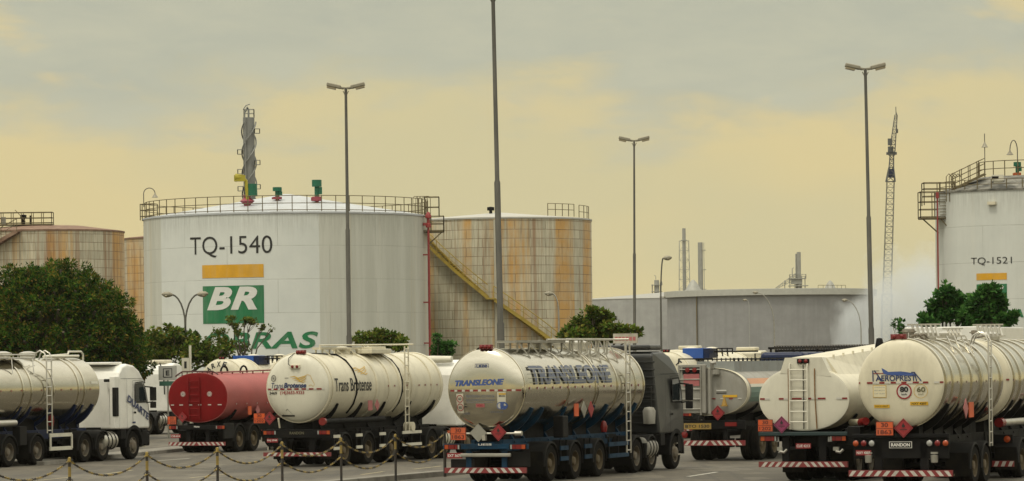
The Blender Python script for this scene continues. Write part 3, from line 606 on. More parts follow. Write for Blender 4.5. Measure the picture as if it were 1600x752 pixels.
# ------------------------------------------------------------------ lamp posts
def tall_lamp(px_t, py_t, px_b, py_b, s, r0, label, heads=True, base_z=0):
    t_, b_ = P(px_t, py_t, s), P(px_b, py_b, s); d = (t_ - b_) / (t_.z - b_.z); base = b_ - d * b_.z; Hh = t_.z
    o = thing('lamp_post', base, label, 'lamp post', 'tall twin head lamp posts'); pt = lambda z: Vector((d.x * z, 0, z))
    m = MB(); m.tube([pt(0), pt(Hh * .30), pt(Hh * .305), pt(Hh * .60), pt(Hh * .605), pt(Hh)], [r0, r0, r0 * .82, r0 * .82, r0 * .62, r0 * .5], 14); m.lathe([(r0 * 1.8, 0), (r0 * 1.8, .05), (r0 * 1.1, .1), (r0 * 1.05, .5)], n=14); m.build('pole', POLE, o)
    m = MB(); T_ = pt(Hh)
    for sx in (-1, 1):
        m.bar(T_ + Vector((0, 0, -.02)), T_ + Vector((sx * .28, 0, .04)), .09, .09)
        m.tube([T_ + Vector((sx * .03, 0, -.3)), T_ + Vector((sx * .12, 0, -.12))], .02, 5)
    m.build('arm', HEADM, o)
    for sx in (-1, 1):
        m = MB(); rot = Matrix.Rotation(-sx * R(13), 3, 'Y'); c = T_ + Vector((sx * .52, 0, .11))
        m.box(c, (.62, .40, .15), 0, rot); m.box(c + rot @ Vector((-sx * .36, 0, -.02)), (.16, .24, .1), 0, rot); m.build('lamp_head', HEADM, o, bevel=.03)
        m = MB(); m.box(c + rot @ Vector((sx * .08, 0, -.11)), (.40, .33, .10), 0, rot); m.build('lamp_glass', LENS, o, bevel=.02)
    return o
tall_lamp(540.3, 138, 545.5, 530, 36, .12, 'tall twin head lamp post in front of the broad white tank')
tall_lamp(770.2, -10, 782.5, 530, 48, .125, 'nearest tall lamp post, its head above the frame, before the yellow stair')
tall_lamp(990.8, 220, 991.5, 515, 29, .10, 'shortest looking twin head lamp post, left of the pale grey tanks')
tall_lamp(1352, 108, 1361.5, 528, 38, .12, 'tall twin head lamp post between squat grey tank and crane')
def street_lamp(px_, py_, s, label, kind='single', side=-1, reach=1.6, drop=1.8, mat=POLE):
    p = P(px_, py_, s); Hh = p.z; base = Vector((p.x - (side * reach if kind == 'single' else 0), p.y, 0)); o = thing('street_lamp', base, label, 'street lamp', 'curved arm street lamps')
    m = MB()
    for sd in ((side,) if kind == 'single' else (-1, 1)):
        m2 = MB()
        pts = [(0, 0, 0), (0, 0, Hh - drop * 1.4)] + [(sd * reach * (1 - math.cos(a)), 0, Hh - drop * 1.4 + drop * 1.4 * math.sin(a)) for a in [R(k) for k in (15, 30, 45, 60, 72, 82)]]
        m.tube(pts, [.09, .065] + [.05] * 6, 8); e = Vector(pts[-1]); q = Vector((sd * .32, 0, .02))
        m2.tube([e, e + q * .4, e + q * .8, e + q * 1.6, e + q * 2.0], [.06, .13, .18, .14, .04], 10)
        m2.lathe([(.11, 0), (.16, -.08), (.1, -.16), (0, -.19)], c=e + q * 1.15, n=12, m=1); m2.build('lamp_head', [HEADM, LENS], o)
    m.build('pole', mat, o); return o
street_lamp(289, 460, 27, 'double arm street lamp in front of the white tank lettering', 'double', reach=.82, drop=1.3)
street_lamp(1036.5, 403, 22, 'tallest curved street lamp, standing against the pale grey tank', side=1, reach=.22, drop=2.4)
street_lamp(863, 459, 21, 'small street lamp in front of the rust streaked tank', side=-1, reach=.45, drop=1.0, mat=GALV)
street_lamp(1181, 457, 14, 'curved arm street lamp before the middle of the squat grey tank', side=-1, reach=2.0, drop=2.6, mat=GALV)
street_lamp(1321, 469, 14, 'curved arm street lamp before the steam at the squat tank', side=-1, reach=1.7, drop=2.4, mat=GALV)
street_lamp(1167, 469, 11, 'farthest street lamp, its small white head left of the curved arm', side=-1, reach=.3, drop=.8, mat=principled('pale_pole', (.3, .3, .28), .6))
# ------------------------------------------------------------------ trees
L_MANGO = leaf_mat('mango_leaf', [(.008, .034, .005), (.018, .062, .007), (.038, .095, .009), (.085, .12, .012), (.19, .11, .025)])
L_OLIVE = leaf_mat('olive_leaf', [(.035, .070, .010), (.07, .125, .014), (.11, .15, .02), (.18, .14, .03)])
L_DEEP = leaf_mat('deep_green_leaf', [(.018, .07, .016), (.04, .12, .024), (.075, .17, .034)])
def leaves(m, c, rad, n, size, droop=.4, shell=.55, asp=.38, r_=rnd, per=9):
    for _ in range(max(1, n // per)):           # rosettes of leaves at twig tips
        d = Vector((r_.gauss(0, 1), r_.gauss(0, 1), r_.gauss(0, 1))).normalized(); k = shell + (1.08 - shell) * r_.random()
        tip = c + Vector((d.x * rad[0], d.y * rad[1], d.z * rad[2])) * k; out = (d * .7 + Vector((0, 0, .45 - droop * .5))).normalized(); sc_ = .7 + .6 * r_.random()
        for _k in range(per):
            v = Vector((r_.gauss(0, 1), r_.gauss(0, 1), r_.gauss(0, 1))).normalized(); ax = (out * .7 + v * .9 - Vector((0, 0, droop * .45))).normalized(); p = tip + v * size * .25
            s_ = ax.cross(Vector((r_.gauss(0, .5), r_.gauss(0, .5), 1))).normalized()
            L = size * sc_ * (.6 + .7 * r_.random()); q = s_ * L * asp; nrm = ax.cross(s_) * L * .10
            m.add([p - q * .15, p + ax * L * .45 + q + nrm, p + ax * L, p + ax * L * .45 - q + nrm], [(0, 1, 2, 3)])
def airy(lst, r_, k=5, sh=.42):                 # break big lobes into small offset tufts
    out = []
    for (x, y, z, rr, rz_) in lst:
        for _ in range(k):
            d = Vector((r_.gauss(0, 1), r_.gauss(0, 1), r_.gauss(0, 1))).normalized() * r_.uniform(.45, .95)
            q = r_.uniform(sh * .7, sh * 1.2); out.append((x + d.x * rr, y + d.y * rr, z + d.z * rz_, rr * q, rz_ * q))
    return out
def limb(m, p, q, r0, r1, wob=.12, r_=rnd, n=5):
    pts = []; p, q = Vector(p), Vector(q); L = (q - p).length
    for i in range(n + 1):
        t_ = i / n; o_ = Vector((r_.uniform(-1, 1), r_.uniform(-1, 1), r_.uniform(-.5, .5))) * wob * L * (t_ * (1 - t_)) * 1.6; pts.append(p.lerp(q, t_) + o_)
    m.tube(pts, [r0 + (r1 - r0) * i / n for i in range(n + 1)], 7); return pts
def tree(base, clumps, label, lm, nl, size, trunk_r=.16, name='tree', group=None, fork=.45, seed=1, droop=.4, shell=.45, asp=.38, twig=2):
    r_ = random.Random(seed); base = Vector(base); base.z = 0; o = thing(name, base, label, 'tree', group); m = MB(); lv = MB()
    zt = min(c[2] for c in clumps); fz = max(1.0, zt * fork * 1.6); limb(m, (0, 0, 0), (0, 0, fz), trunk_r, trunk_r * .8, .03, r_)
    tot = sum(c[3] ** 2 for c in clumps)
    for (x, y, z, rr, *rest) in clumps:
        c = Vector((x, y, z)); rz_ = rest[0] if rest else rr * .8
        e = limb(m, (0, 0, fz * r_.uniform(.75, 1)), c - Vector((0, 0, rz_ * .3)), trunk_r * .5, trunk_r * .18, .14, r_)
        for k in range(twig):
            q = c + Vector((r_.uniform(-1, 1) * rr * .8, r_.uniform(-1, 1) * rr * .8, r_.uniform(-.6, .9) * rz_)); limb(m, e[-2], q, trunk_r * .16, trunk_r * .06, .2, r_, 3)
        leaves(lv, c, (rr, rr, rz_), int(nl * rr * rr / tot), size, droop, shell, asp, r_)
    lv.build('crown', lm, o); m.build('trunk', BARK, o); return o
def pxclumps(x, s, lst, seed=3, depth=.8):
    r_ = random.Random(seed); b = P(x, 560, s); out = []
    for (cx, cy, rp, *ry) in lst:
        q = P(cx, cy, s); out.append((q.x - b.x, r_.uniform(-1, 1) * depth, q.z, rp / s, (ry[0] if ry else rp * .8) / s))
    return b, out
# mango dome
r_ = random.Random(11); s = 33; b = P(85, 560, s); cl = []
Rx, Rz, cz = 153 / s, 168 / s, P(85, 568, s).z
for i in range(300):
    u = i / 300; ph = math.acos(1 - 1.15 * u); th = i * 2.39996
    d = Vector((math.sin(ph) * math.cos(th), math.sin(ph) * math.sin(th), math.cos(ph)))
    k = 1 - .16 * r_.random(); rr = .34 + .30 * r_.random()
    x_ = d.x * (Rx - rr * .7) * k; cl.append((x_ - (.1 if d.x < 0 else 0), d.y * Rx * .9 * k, cz + d.z * (Rz - rr * .8) * k * (1 - .06 * max(0, d.x)), rr, rr * .72))
tree(b, cl, 'great dense dome shaped mango tree with dark glossy leaves on the left', L_MANGO, 95000, .19, .38, 'mango_tree', seed=5, droop=.75, shell=.8, asp=.20, twig=0)
b, c = pxclumps(262, 27, [(240, 560, 24), (262, 548, 24), (250, 528, 20), (285, 536, 22), (232, 535, 16), (276, 518, 11), (300, 556, 24), (264, 514, 8), (318, 545, 18), (330, 560, 18), (345, 552, 16), (356, 540, 11), (300, 528, 9)])
tree(b, c, 'loose leafy tree at the left foot of the white tank', L_OLIVE, 9500, .2, .13, seed=7, group='small trees along the depot fence', shell=.15)
b, c = pxclumps(378, 26.5, [(362, 497, 10, 5), (393, 502, 13, 5), (342, 520, 14, 9), (411, 511, 9, 4), (352, 545, 20, 13), (374, 520, 9, 8), (330, 532, 9, 7), (377, 545, 16, 12), (345, 532, 14, 9), (368, 510, 12, 6), (423, 514, 4, 3), (384, 498, 8, 4)])
tree(b, c, 'spindly half bare tree in front of the green lettering', L_OLIVE, 3200, .13, .12, seed=8, group='small trees along the depot fence', shell=.05, twig=4)
b, c = pxclumps(598, 30, [(575, 527, 18, 8), (592, 522, 16, 8), (612, 528, 16, 8), (560, 532, 10, 6), (598, 535, 24, 9), (630, 534, 11, 6), (625, 540, 14, 6)])
tree(b, c, 'low spreading tree showing just over the cream tanker', L_OLIVE, 3600, .17, .1, seed=9, group='small trees along the depot fence', shell=.2)
b, c = pxclumps(692, 32, [(684, 528, 7, 5), (690, 542, 15, 8), (704, 540, 9, 8), (680, 548, 11, 7), (700, 551, 14, 6)])
tree(b, c, 'little dark shrub tree between the cream and the steel tanker', L_DEEP, 1800, .15, .07, seed=10, group='small trees along the depot fence', shell=.2)
b, c = pxclumps(930, 34, [(925, 488, 15, 8), (945, 494, 15, 9), (908, 505, 16, 10), (930, 508, 22, 13), (890, 520, 14, 9), (955, 513, 17, 11), (910, 524, 22, 10), (940, 526, 24, 10), (975, 516, 16, 7), (992, 520, 10, 6), (880, 527, 8, 5), (968, 525, 18, 7)])
tree(b, c, 'rounded green tree above the stainless steel tanker', L_OLIVE, 7000, .17, .14, seed=12, group='small trees along the depot fence', shell=.2)
b, c = pxclumps(1480, 40, [(1476, 458, 15, 12), (1470, 478, 20, 14), (1484, 488, 22, 14), (1456, 496, 18, 12), (1504, 475, 15, 13), (1510, 495, 20, 14), (1448, 506, 12, 7), (1500, 462, 9, 5)])
tree(b, c, 'dark green tree left of the white tank lettering at right', L_DEEP, 5600, .17, .13, seed=13, group='small trees along the depot fence', shell=.25)
b, c = pxclumps(1543, 41, [(1545, 455, 17, 12), (1530, 472, 18, 14), (1552, 476, 20, 14), (1536, 494, 24, 14), (1562, 466, 11, 8), (1565, 500, 16, 8), (1580, 495, 6, 5), (1556, 496, 16, 10)])
tree(b, c, 'dark green tree hiding the small green emblem at right', L_DEEP, 6000, .17, .13, seed=14, group='small trees along the depot fence', shell=.25)
b, c = pxclumps(1404, 42, [(1399, 503, 5, 4), (1405, 511, 6, 4), (1408, 518, 7, 5), (1396, 509, 3, 2), (1411, 507, 3, 3)], depth=.1)
tree(b, c, 'thin sapling poking up over the round cream tanker end', L_DEEP, 190, .14, .03, 'sapling', seed=15, shell=.1)
# ------------------------------------------------------------------ chain barrier
posts = [(108.5, 715.5), (229.5, 707), (339.5, 700), (440.5, 691), (532.6, 684.5), (617.6, 679)]
PH = 1.35; tops = []
for (x, y) in posts:
    s = (y - HY + ROLL * (x - HX)) / (EYE - PH); p = P(x, y, s); tops.append(p)
d = tops[-1] - tops[-2]; ext = [tops[0] - (tops[1] - tops[0]) * 1.0] + tops + [tops[-1] + d * .98]
PST = principled('post_black_paint', (.02, .02, .018), .6, dirt=(.10, .05, .02), damt=.5, dnoise=5)
lbl = ['leftmost chain post, in front of the navy framed steel tanker', 'chain post in front of the white lorry cab wheel', 'chain post just before the red tanker bumper', 'chain post before the rear bumper of the cream tanker', 'chain post before the rear axle of the cream tanker', 'chain post farthest right, before the third axle of the cream tanker']
for i, p in enumerate(ext):
    if i in (0, len(ext) - 1): continue
    o = thing('chain_post', (p.x, p.y, 0), lbl[i - 1], 'post', 'posts of the chain barrier')
    m = MB(); m.lathe([(.034, 0), (.034, PH - .42)], n=10, m=0); m.lathe([(.035, PH - .42), (.035, PH - .2)], n=10, m=1); m.lathe([(.034, PH - .2), (.034, PH - .1)], n=10, m=0); m.lathe([(.038, PH - .1), (.038, PH), (0, PH + .02)], n=10, m=1); m.lathe([(.13, 0), (.13, .02), (.05, .03)], n=12)
    m.build('post_shaft', [PST, YCH], o)
    for zz_ in (PH - .05, PH - .5):
        m = MB(); m.tube([(.075 * math.cos(a_ * .785), 0, zz_ + .03 * math.sin(a_ * .785)) for a_ in range(8)], .009, 5, closed=True); m.build('chain_hook', PST, o)
def chain(p, q, sag, label):
    k = 60; pts = [p.lerp(q, t_ / k) - Vector((0, 0, sag * 4 * (t_ / k) * (1 - t_ / k))) for t_ in range(k + 1)]; m = MB()
    L = .068; acc = []; seg = [0]
    for i in range(k): seg.append(seg[-1] + (pts[i + 1] - pts[i]).length)
    n = int(seg[-1] / L); j = 0
    for i in range(n):
        t_ = (i + .5) / n * seg[-1]
        while seg[j + 1] < t_: j += 1
        c = pts[j].lerp(pts[j + 1], (t_ - seg[j]) / (seg[j + 1] - seg[j])); ax = (pts[j + 1] - pts[j]).normalized(); sd = ax.cross(Vector((0, 0, 1))).normalized(); u = sd if i % 2 else sd.cross(ax)
        m.tube([c + ax * .046 * math.cos(a) + u * .021 * math.sin(a) for a in [k2 * math.pi / 4 for k2 in range(8)]], .0095, 4, m=(i // 4) % 2, closed=True)
    o = m.build('chain', [YCH, PST]); tag(o, label, 'chain', 'chains of the barrier')
where = ['left of the leftmost post', 'between the leftmost post and the one by the white cab', 'between white cab post and red tanker post', 'between red tanker post and cream tanker bumper post', 'between the two posts before the rear of the cream tanker', 'between the rear axle post and the farthest right post', 'right of the farthest right post, towards the steel tanker']
for i in range(len(ext) - 1):
    p, q = ext[i], ext[i + 1]
    for dz, up_ in ((.06, 'upper'), (.5, 'lower')):
        chain(p - Vector((0, 0, dz)), q - Vector((0, 0, dz)), .36 + .04 * (i % 2), '%s black and yellow chain %s' % (up_, where[i]))
p = ext[-1]; o = thing('chain_post', (p.x, p.y, 0), 'chain post hidden beside the steel tanker tail', 'post', 'posts of the chain barrier')
m = MB(); m.lathe([(.045, 0), (.045, PH), (0, PH)], n=10); m.build('post_shaft', PST, o)
# ------------------------------------------------------------------ signs, shed
GB = flat('sign_grey', (.34, .34, .31), .6)
s = 33; p = P(262, 583, s); o = thing('parking_sign', (p.x, p.y, 0), 'grey square sign with a dark E box, beside the second white cab', 'sign')
m = MB(); m.box((0, 0, p.z), (.86, .05, .68)); m.build('sign_board', GB, o, bevel=.01)
m = MB(); mp = lambda u, v, off: Vector((u, -.025 - off, p.z + v)); ribbon(m, [(-.2, -.2), (.2, -.2), (.2, .2), (-.2, .2), (-.2, -.2)], .05, mp); addtext(m, 'E', mp, (-.09, .09, -.12, .12), bold=.04); m.build('lettering', INK, o)
m = MB(); m.box((0, 0, p.z - .5), (.8, .04, .22)); m.build('lower_board', principled('sign_green', (.02, .09, .06), .5), o)
m = MB(); m.tube([(0, .06, 0), (0, .06, p.z + .3)], .04, 8); m.build('pole', GALV, o)
s = 32; p = P(297, 540, s); o = thing('sign_pole', (p.x, p.y, 0), 'thin white pole with narrow white sign behind the red tanker', 'pole')
m = MB(); m.tube([(0, 0, 0), (0, 0, p.z)], .06, 8); m.build('pole', WHITE, o); q = P(290, 572, s)
m = MB(); m.box((q.x - p.x, -.05, q.z), (.36, .04, .78)); m.build('sign_board', WHITE, o); m = MB(); mp = lambda u, v, off: Vector((q.x - p.x + u, -.07 - off, q.z + v)); rect(m, (-.06, .06, -.12, .22), mp); m.build('pictogram', INK, o)
s = 28; p = P(1203, 541, s); q = P(1357, 541, s); o = thing('open_shed', ((p.x + q.x) / 2, p.y, 0), 'low open shed with dark corrugated roof sheltering blue vehicles', 'shed')
wd = q.x - p.x; zr = (p.z + q.z) / 2; m = MB(); n = 150; vs = []
for i in range(n + 1):
    x = -wd / 2 + wd * i / n; cz_ = .035 * math.sin(i * 2 * math.pi / 4)
    vs += [(x, -3, zr + cz_), (x + .6, 1.5, zr + .06 + cz_)]
m.add(vs, [(2 * i, 2 * i + 2, 2 * i + 3, 2 * i + 1) for i in range(n)]); m.add([(v[0], v[1], v[2] - .04) for v in vs], [(2 * i, 2 * i + 1, 2 * i + 3, 2 * i + 2) for i in range(n)])
m.build('roof', principled('dark_roof_sheet', (.05, .048, .042), .7, dirt=(.14, .10, .06), damt=.6), o)
m = MB(); m.add([(v[0], -3 + dy_, v[2] + dz_) for v in vs[::2] for dz_, dy_ in ((0, 0), (-.19, .05))], [(2 * i, 2 * i + 1, 2 * i + 3, 2 * i + 2) for i in range(n)]); m.build('fascia', principled('dark_roof_sheet', (.05,.05,.05)), o)
m = MB(); m.box((0, -2.9, zr - .25), (wd - .1, .08, .12)); m.box((0, 1.4, zr - .08), (wd, .08, .12)); m.build('beam', BLACK, o)
for k in range(5):
    m = MB(); x = -wd / 2 + .15 + (wd - .3) * k / 4; m.box((x, -2.9, (zr - .25) / 2), (.12, .12, zr - .25)); m.box((x, 1.4, zr / 2 - .05), (.12, .12, zr - .1)); m.build('post', BLACK, o)
# ------------------------------------------------------------------ lorries
_proto = {}
def wheel(T, x, y, side, dual, rimm=None, r=.515):
    rimm = rimm or RIM; k = (dual, rimm.name, r, side)
    if k not in _proto:
        w_ = .29; m = MB(); offs = [0, -.33] if dual else [0]
        for of in offs:
            m.lathe([(r - .21, -w_ / 2), (r - .05, -w_ / 2 - .012), (r - .015, -w_ / 2 + .02), (r, -w_ / 2 + .05), (r, -.05), (r - .018, -.045), (r - .018, -.03), (r, -.025), (r, .025), (r - .018, .03), (r - .018, .045), (r, .05), (r, w_ / 2 - .05), (r - .015, w_ / 2 - .02), (r - .05, w_ / 2 + .012), (r - .21, w_ / 2)], 'x', ((of) * side, 0, 0), n=36)
        o = m.build('wheel', RUBBER, T, loc=(x, y, r)); m = MB(); q = side
        xo = w_ / 2 * q
        if dual: pr = [(r - .20, xo), (r - .225, xo - .01 * q), (r - .235, xo - .15 * q), (.17, xo - .17 * q), (.16, xo - .13 * q), (.11, xo - .02 * q), (0, xo - .01 * q)]
        else: pr = [(r - .20, xo), (r - .225, xo - .01 * q), (r - .235, xo - .05 * q), (.19, xo - .02 * q), (.165, xo + .04 * q), (.10, xo + .07 * q), (0, xo + .07 * q)]
        m.lathe(pr, 'x', n=28)
        for i in range(10):
            a = i * math.pi / 5; c = Vector((xo - (.15 if dual else 0) * q, math.cos(a) * .165, math.sin(a) * .165)); m.lathe([(.018, -.02), (.018, .03), (0, .03)] if q > 0 else [(.018, .02), (.018, -.03), (0, -.03)], 'x', c, n=6)
        for i in range(8):
            a = (i + .5) * math.pi / 4; c = Vector((xo - (.158 if dual else .03) * q, math.cos(a) * .235, math.sin(a) * .235)); m.lathe([(0, .004 * q), (.028, .004 * q)], 'x', c, n=8, m=1)
        rm = m.build('rim', [rimm, BLACK], o); _proto[k] = (o, rm); return o
    o, rm = _proto[k]; c = inst(o, 'wheel', T, (x, y, r)); inst(rm, 'rim', c, (0, 0, 0)); return c
class Lorry:
    def __init__(s, px, sc_, label, group, name='tanker_truck', cat='tanker truck', z=0, head=TH):
        p = P(px, 600, sc_); p.z = z; s.T = thing(name, p, label, cat, group, rz=-head); s.zc, s.b, s.L, s.y0 = 0, 0, 0, 0
    # tank body -----------------------------------------------------------
    def sec(s, a_, k=1.0):
        c, q = math.cos(a_), math.sin(a_); e = 2 / s.n
        return Vector((s.a * k * math.copysign(abs(c) ** e, c), 0, s.b * k * math.copysign(abs(q) ** e, q) + s.zc))
    def tank(s, y0, L, a, b, zc, shell, endm, n=2.0, dish=.22, name='tank_shell', frontend=None):
        s.y0, s.L, s.a, s.b, s.zc, s.n, s.dish = y0, L, a, b, zc, n, dish; K = 72; m = MB(); ys = [y0] + [y0 + L * i / 24 for i in range(1, 25)]
        vs = [s.sec(2 * math.pi * j / K) + Vector((0, y, 0)) for y in ys for j in range(K)]
        m.add(vs, [(i * K + j, i * K + (j + 1) % K, (i + 1) * K + (j + 1) % K, (i + 1) * K + j) for i in range(24) for j in range(K)], 0, True)
        sh = m.build(name, shell, s.T); s.shell = sh
        for (yy, sg, mt) in ((y0, -1, endm), (y0 + L, 1, frontend or shell)):
            m = MB(); rh = [1.0, .985, .96, .92, .86, .78, .66, .5, .3, .12]; vs = []
            for q in rh: vs += [s.sec(2 * math.pi * j / K, q) * 1 + Vector((0, yy + sg * s.dome(q), 0)) for j in range(K)]
            for v in vs: pass
            vs = [Vector((v.x, v.y, v.z)) for v in vs]; c_ = len(vs); vs.append(Vector((0, yy + sg * dish, zc)))
            fs = [(i * K + j, i * K + (j + 1) % K, (i + 1) * K + (j + 1) % K, (i + 1) * K + j) for i in range(len(rh) - 1) for j in range(K)] + [((len(rh) - 1) * K + j, (len(rh) - 1) * K + (j + 1) % K, c_) for j in range(K)]
            m.add(vs, fs, 0, True); e = m.build('end_cap', mt, s.T, sharp=70)
            if sg < 0: s.end = e
        return s
    def dome(s, q): return s.dish * (1 - min(1, q) ** 3.2) ** .6
    def rear(s):
        def f(u, v, off):
            q = (abs(u / s.a) ** s.n + abs(v / s.b) ** s.n) ** (1 / s.n); return Vector((u, s.y0 - s.dome(q) - off - .004, s.zc + v))
        return f
    def side(s, sg=1):
        def f(u, v, off):
            a_ = v / s.b; e = 2 / s.n; c, q = math.cos(a_), math.sin(a_)
            return Vector((sg * (s.a + off) * abs(c) ** e, s.y0 + u, s.zc + (s.b + off) * math.copysign(abs(q) ** e, q)))
        return f
    def bands(s, ys, mat, wd=.10, h=.035, edge=True):
        K = 72
        for y in ys:
            m = MB(); pr = [(-wd / 2, 0), (-wd / 2, h * .7), (-wd * .3, h), (wd * .3, h), (wd / 2, h * .7), (wd / 2, 0)]
            vs = [];
            for dy, dr in pr:
                for j in range(K):
                    v = s.sec(2 * math.pi * j / K); d = Vector((v.x / s.a, 0, (v.z - s.zc) / s.b)).normalized(); vs.append(v + d * dr + Vector((0, s.y0 + y + dy, 0)))
            m.add(vs, [(i * K + j, i * K + (j + 1) % K, (i + 1) * K + (j + 1) % K, (i + 1) * K + j) for i in range(5) for j in range(K)], 0, True)
            m.build('band', mat, s.T, sharp=50)
    def letters(s, items, parent=None):     # items: (kind, args..., mat)
        mats = []; m = MB(); im = lambda mt: (mats.index(mt) if mt in mats else (mats.append(mt) or len(mats) - 1))
        mp = s.rear()
        for it in items:
            k = it[0]
            if k == 't': _, st, box, mt, kw = it; addtext(m, st, mp, box, im(mt), step=.12, **kw)
            elif k == 'r': _, box, mt, off = it; rect(m, box, mp, im(mt), off, .1)
            elif k == 'p': _, pts, mt, off = it; poly(m, pts, mp, im(mt), off)
            elif k == 'l': _, pts, wd, mt = it; ribbon(m, pts, wd, mp, im(mt), .008)
            elif k == 'o': _, c, r, wd, mt = it; ring2(m, c, r, wd, mp, im(mt), .010)
            elif k == 'd': _, c, r, mt = it; disc(m, c, r, mp, im(mt), .006)
        return m.build('lettering', mats, s.end)
    def tape_rear(s, v, segs, parent=None, h=.05):
        m = MB()
        for i, (u0, u1, c) in enumerate(segs): rect(m, (u0, u1, v, v + h), s.rear(), c, .012, .1)
        m.build('reflective_tape', [TRED, TWHT], s.end)
    def tape_side(s, v, ys, wd=.14, h=.05, both=True, two=True):
        m = MB()
        for sg in ((1, -1) if both else (1,)):
            for i, y in enumerate(ys):
                rect(m, (y, y + wd / 2, v, v + h), s.side(sg), 0, .012); rect(m, (y + wd / 2, y + wd, v, v + h), s.side(sg), 1 if two else 0, .012)
        m.build('reflective_tape', [TRED, TWHT], s.shell)
    # running gear ---------------------------------------------------------
    def frame(s, y0, y1, mat, ztop=1.12, saddles=(), xw=.42, cross=4, legs=None):
        m = MB()
        for x in (-xw, xw): m.box((x, (y0 + y1) / 2, ztop - .16), (.11, y1 - y0, .32))
        for i in range(cross): m.box((0, y0 + .3 + (y1 - y0 - .6) * i / max(1, cross - 1), ztop - .16), (xw * 2, .1, .2))
        m.build('chassis', mat, s.T, bevel=.01)
        zb = s.zc - s.b + .16; m = MB()
        if zb > ztop: m.box((0, (y0 + y1) / 2, (ztop - .35 + zb) / 2), (xw * 2 - .14, min(y1 - y0 - .5, s.L + s.y0 - y0 - .4), zb - ztop + .35)); m.build('subframe', BLACK, s.T)
        for y in saddles:
            K = 12
            for sg in (-1, 1):
                m = MB(); inn = []; out = []
                for j in range(K + 1):
                    a_ = R(-74) + R(46) * j / K; v = s.sec(a_); d = Vector((math.cos(a_), 0, math.sin(a_))); inn.append((v.x * .998, v.z)); q = v + d * (.05 + .13 * (1 - j / K)); out.append((q.x, q.z))
                pp = [(sg * x, z) for x, z in inn] + [(sg * x, z) for x, z in out[::-1]] + [(sg * (xw + .1), ztop - .1), (sg * (xw - .05), ztop - .1)]
                m.prism(pp, 'y', y - .05, y + .05); m.build('saddle', mat, s.T)
    def axles(s, ys, guard=PLASTIC, rimm=None, side_x=1.02, gmode='arc', single=False, rr=.515, flaps=True):
        for y in ys:
            for sg in (1, -1): wheel(s.T, sg * side_x, y, sg, not single, rimm, rr)
            m = MB(); m.tube([(-.95, y, rr), (.95, y, rr)], .08, 8); m.box((0, y, rr), (.3, .35, .3)); m.build('axle', BLACK, s.T)
            if gmode:
                r_ = rr + .10; n = 14
                for sg in (1, -1):
                    m = MB(); vs = []
                    for j in range(n + 1):
                        a_ = R(-8) + R(196) * j / n; cy, cz_ = math.cos(a_) * r_, math.sin(a_) * r_
                        for (dx, dr) in ((-.50, 0), (.16, 0), (.18, -.05), (.175, -.06), (.155, -.02), (-.50, -.02)):
                            vs.append((sg * (side_x + dx), y + cy * (1 + dr / r_), rr + cz_ * (1 + dr / r_)))
                    m.add(vs, [(i * 6 + k, i * 6 + (k + 1) % 6, (i + 1) * 6 + (k + 1) % 6, (i + 1) * 6 + k) for i in range(n) for k in range(6)], 0, True)
                    m.build('mudguard', guard, s.T, sharp=50)
            if flaps:
                for sg in (1, -1): m = MB(); m.box((sg * (side_x - .17), y - rr - .14, .55), (.62, .015, .62)); m.build('mud_flap', RUBBER, s.T)
    def guard(s, y0, y1, z0, z1, mat, sides=(1, -1), posts=2, h=.12):
        for sg in sides:
            m = MB(); x = sg * 1.2
            for z in (z0, z1): m.box((x, (y0 + y1) / 2, z), (.035, y1 - y0, h), 0)
            for i in range(posts):
                y = y0 + .06 + (y1 - y0 - .12) * i / max(1, posts - 1); m.box((x - sg * .03, y, (z0 + z1) / 2 + .1), (.05, .05, z1 - z0 + .25), 1)
            m.build('side_guard', [mat, BLACK], s.T)
    def bumper(s, y, z, wd=2.5, h=.14, arms=BLACK, armz=1.0, armx=.62, armw=.16, n=11, label=None):
        m = MB(); m.box((0, y, z), (wd, .10, h), 0)
        f = lambda u, v, off: Vector((u, y - .05 - off, z + v)); st = wd / 2 / n * 2; 
        for sg in (-1, 1):
            u = .02
            while u + st * .5 < wd / 2:
                k = h * .42; u1 = min(u + st * .48, wd / 2 - .02)
                p_ = [(sg * u, k), (sg * u1, k), (sg * min(u1 + h * .7, wd / 2 - .01), -k), (sg * min(u + h * .7, wd / 2 - .01), -k)]
                poly(m, p_, f, 1, .004); u += st
        m.build('bumper', [principled('bumper_red', (.20, .018, .02), .5, dirt=(.08, .06, .045), damt=.6, dnoise=4), principled('bumper_white', (.50, .48, .43), .5, dirt=(.16, .13, .09), damt=.6, dnoise=5)], s.T)
        for x in (-armx, armx):
            m = MB(); m.box((x, y + .12, (z + armz) / 2), (armw, .10, armz - z)); m.build('bumper_bracket', arms, s.T, bevel=.01)
    def lightbar(s, y, z, wd=2.5, h=.16, mat=BLACK, d=.12):
        m = MB(); m.box((0, y, z), (wd, d, h)); m.build('rear_crossmember', mat, s.T, bevel=.012)
